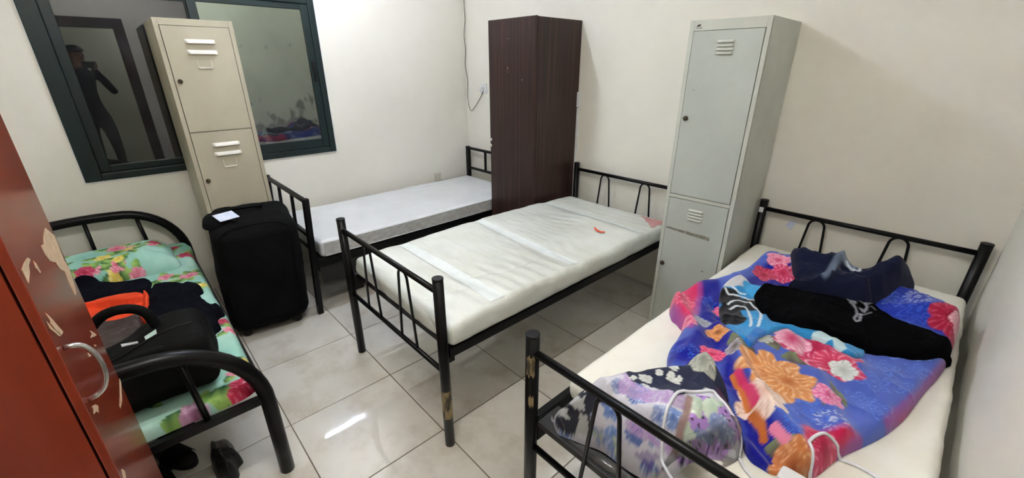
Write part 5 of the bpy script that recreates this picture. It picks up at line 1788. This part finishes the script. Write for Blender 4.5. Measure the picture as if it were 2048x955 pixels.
# ================================================================== THE PERSON TAKING THE PICTURE (seen mirrored in the window pane)
def person():
    MT['skin'] = mat('brown_skin', lin(150, 108, 84), 0.6, c2=lin(138, 98, 76), scale=(20, 20, 20))
    MT['dark_shirt'] = mat('dark_grey_clothing', lin(30, 31, 36), 0.85, c2=lin(38, 39, 44), scale=(12, 12, 12))
    MT['hair'] = mat('black_hair', lin(14, 12, 11), 0.6, c2=lin(22, 19, 17), scale=(90, 90, 20))
    Bx, By = 0.50, -0.12
    f = np.array([-0.86, 0.51, 0.0]); f /= np.linalg.norm(f)
    r = np.array([f[1], -f[0], 0.0])
    g = np.array([-0.003])
    base = np.array([Bx, By, 0.0])

    def P(a, b_, z):            # a along the right hand side, b forward
        return base + r * a + f * b_ + np.array([0, 0, z])
    V = []; E = []; Rd = []

    def v(p, rad, link=None):
        V.append(tuple(p)); Rd.append(rad if hasattr(rad, '__len__') else (rad, rad))
        if link is not None:
            E.append((link, len(V) - 1))
        return len(V) - 1
    pel = v(P(0, 0, 0.95), (0.15, 0.11))
    wa = v(P(0, 0.0, 1.10), (0.135, 0.10), pel)
    ch = v(P(0, 0.0, 1.30), (0.15, 0.105), wa)
    sh = v(P(0, -0.01, 1.42), (0.12, 0.08), ch)
    nk = v(P(0, 0.01, 1.52), 0.055, sh)
    jw = v(P(0, 0.045, 1.585), (0.062, 0.068), nk)
    hd = v(P(0, 0.035, 1.66), (0.078, 0.092), jw)
    ht = v(P(0, 0.02, 1.735), (0.058, 0.066), hd)
    hands = []
    for s in (-1, 1):
        hp = v(P(s * 0.10, 0, 0.90), 0.085, pel)
        kn = v(P(s * 0.11, 0.03, 0.49), 0.055, hp)
        ak = v(P(s * 0.115, -0.01, 0.09), 0.038, kn)
        bl = v(P(s * 0.12, 0.05, 0.045), (0.036, 0.028), ak)
        v(P(s * 0.13, 0.15, 0.031), (0.036, 0.020), bl)
        so_ = v(P(s * 0.185, 0.0, 1.425), 0.056, sh)
        el = v(P(s * 0.225, 0.135, 1.215), 0.042, so_)
        fw = np.array([-0.679, 0.628, -0.381])
        pr = np.array([0.679, 0.734, -0.0015])
        pc = np.array([0.0, 0.0, CAM_H]) - fw * 0.035
        wr_p = pc - fw * 0.075 + pr * s * 0.105 + np.array([0, 0, -0.055])
        m_ = v((np.array(V[el]) * 0.5 + wr_p * 0.5), 0.036, el)
        wr = v(wr_p, 0.026, m_)
        pm = v(pc - fw * 0.025 + pr * s * 0.098 + np.array([0, 0, -0.015]), (0.030, 0.020), wr)
        hands.append(np.array(V[pm]))
        for k in range(4):       # fingers close on the far side edge of the phone
            dz = 0.030 - 0.021 * k
            ln = (0.9, 1.0, 0.95, 0.8)[k]
            a = v(pc - fw * 0.006 + pr * s * 0.098 + np.array([0, 0, dz]), 0.009, pm)
            b2 = v(pc + fw * 0.004 * ln + pr * s * 0.086 + np.array([0, 0, dz + 0.004]), 0.0085, a)
            v(pc + fw * 0.006 + pr * s * (0.086 - 0.016 * ln) + np.array([0, 0, dz + 0.006]), 0.0075, b2)
        t1 = v(pc - fw * 0.034 + pr * s * 0.085 + np.array([0, 0, -0.005]), 0.011, pm)
        v(pc - fw * 0.024 + pr * s * 0.058 + np.array([0, 0, 0.012]), 0.0095, t1)
    me = bpy.data.meshes.new('person_base')
    me.from_pydata(V, E, [])
    o = bpy.data.objects.new('person_base', me); COL.objects.link(o)
    md = o.modifiers.new('skin', 'SKIN'); md.use_smooth_shade = True
    for i, sv in enumerate(me.skin_vertices[0].data):
        sv.radius = Rd[i]
    me.skin_vertices[0].data[0].use_root = True
    sb = o.modifiers.new('sub', 'SUBSURF'); sb.levels = 2; sb.render_levels = 2
    dg = bpy.context.evaluated_depsgraph_get(); dg.update()
    bm_ = bpy.data.meshes.new_from_object(o.evaluated_get(dg))
    bpy.data.objects.remove(o, do_unlink=True)
    bm_.name = 'person'
    bm_.materials.clear()
    for k in ('dark_shirt', 'skin'):
        bm_.materials.append(MT[k])
    hd_c = np.array(V[jw])
    for p in bm_.polygons:
        c = np.array(p.center)
        skin = c[2] > 1.50 and np.hypot(*(c - hd_c)[:2]) < 0.13 or min(np.linalg.norm(c - h) for h in hands) < 0.07
        p.material_index = 1 if skin else 0
        p.use_smooth = True
    po_ = bpy.data.objects.new('person', bm_); COL.objects.link(po_)
    tag(po_, 'person in dark clothes standing in the doorway holding up a phone', 'person')
    # hair, nose, ears, eyes
    hc = P(0, 0.022, 1.685)
    vv, ff = rbox((0.168, 0.20, 0.165), 0.08, 0.012)
    vv[:, 2] -= 0.0825
    keep = [q for q in ff if np.mean([vv[i][2] for i in q]) > 0.012 or np.mean([vv[i][1] for i in q]) < -0.03 and np.mean([vv[i][2] for i in q]) > -0.05]
    rot = np.stack([r, f, [0, 0, 1]], 1)
    mesh_np('hair', [hc + rot @ q for q in vv], keep, 'hair', po_)
    MB().tube([tuple(P(0, 0.118, 1.655)), tuple(P(0, 0.135, 1.628)), tuple(P(0, 0.118, 1.615))], [0.007, 0.013, 0.008], 8).build('nose', 'skin', po_)
    for s in (-1, 1):
        MB().tube([tuple(P(s * 0.076, 0.02, 1.672)), tuple(P(s * 0.086, 0.015, 1.652)), tuple(P(s * 0.078, 0.022, 1.622))], [0.008, 0.012, 0.008], 8).build('ear', 'skin', po_)
        MB().tube([tuple(P(s * 0.045, 0.103, 1.658)), tuple(P(s * 0.030, 0.112, 1.660)), tuple(P(s * 0.016, 0.114, 1.657))], [0.003, 0.007, 0.003], 8).build('eye', 'hair', po_)
    MB().tube([tuple(P(-0.024, 0.106, 1.590)), tuple(P(0, 0.114, 1.588)), tuple(P(0.024, 0.106, 1.590))], [0.003, 0.006, 0.003], 8).build('mouth', 'skin', po_)
    # the phone, its lens at the camera position
    ph = thing('phone', 'black phone held up by the person in the doorway', 'phone', (0.0, 0.0, CAM_H))
    fw = np.array([-0.679, 0.628, -0.381]); pr = np.array([0.679, 0.734, -0.0015]); up = np.cross(pr, fw)
    vv, ff = rbox((0.155, 0.075, 0.008), 0.003, 0.02)
    c0 = -fw * 0.040
    mesh_np('body', [c0 + pr * q[0] + up * q[1] + fw * (q[2] - 0.004) for q in vv], ff, 'black_rubber', ph)


person()
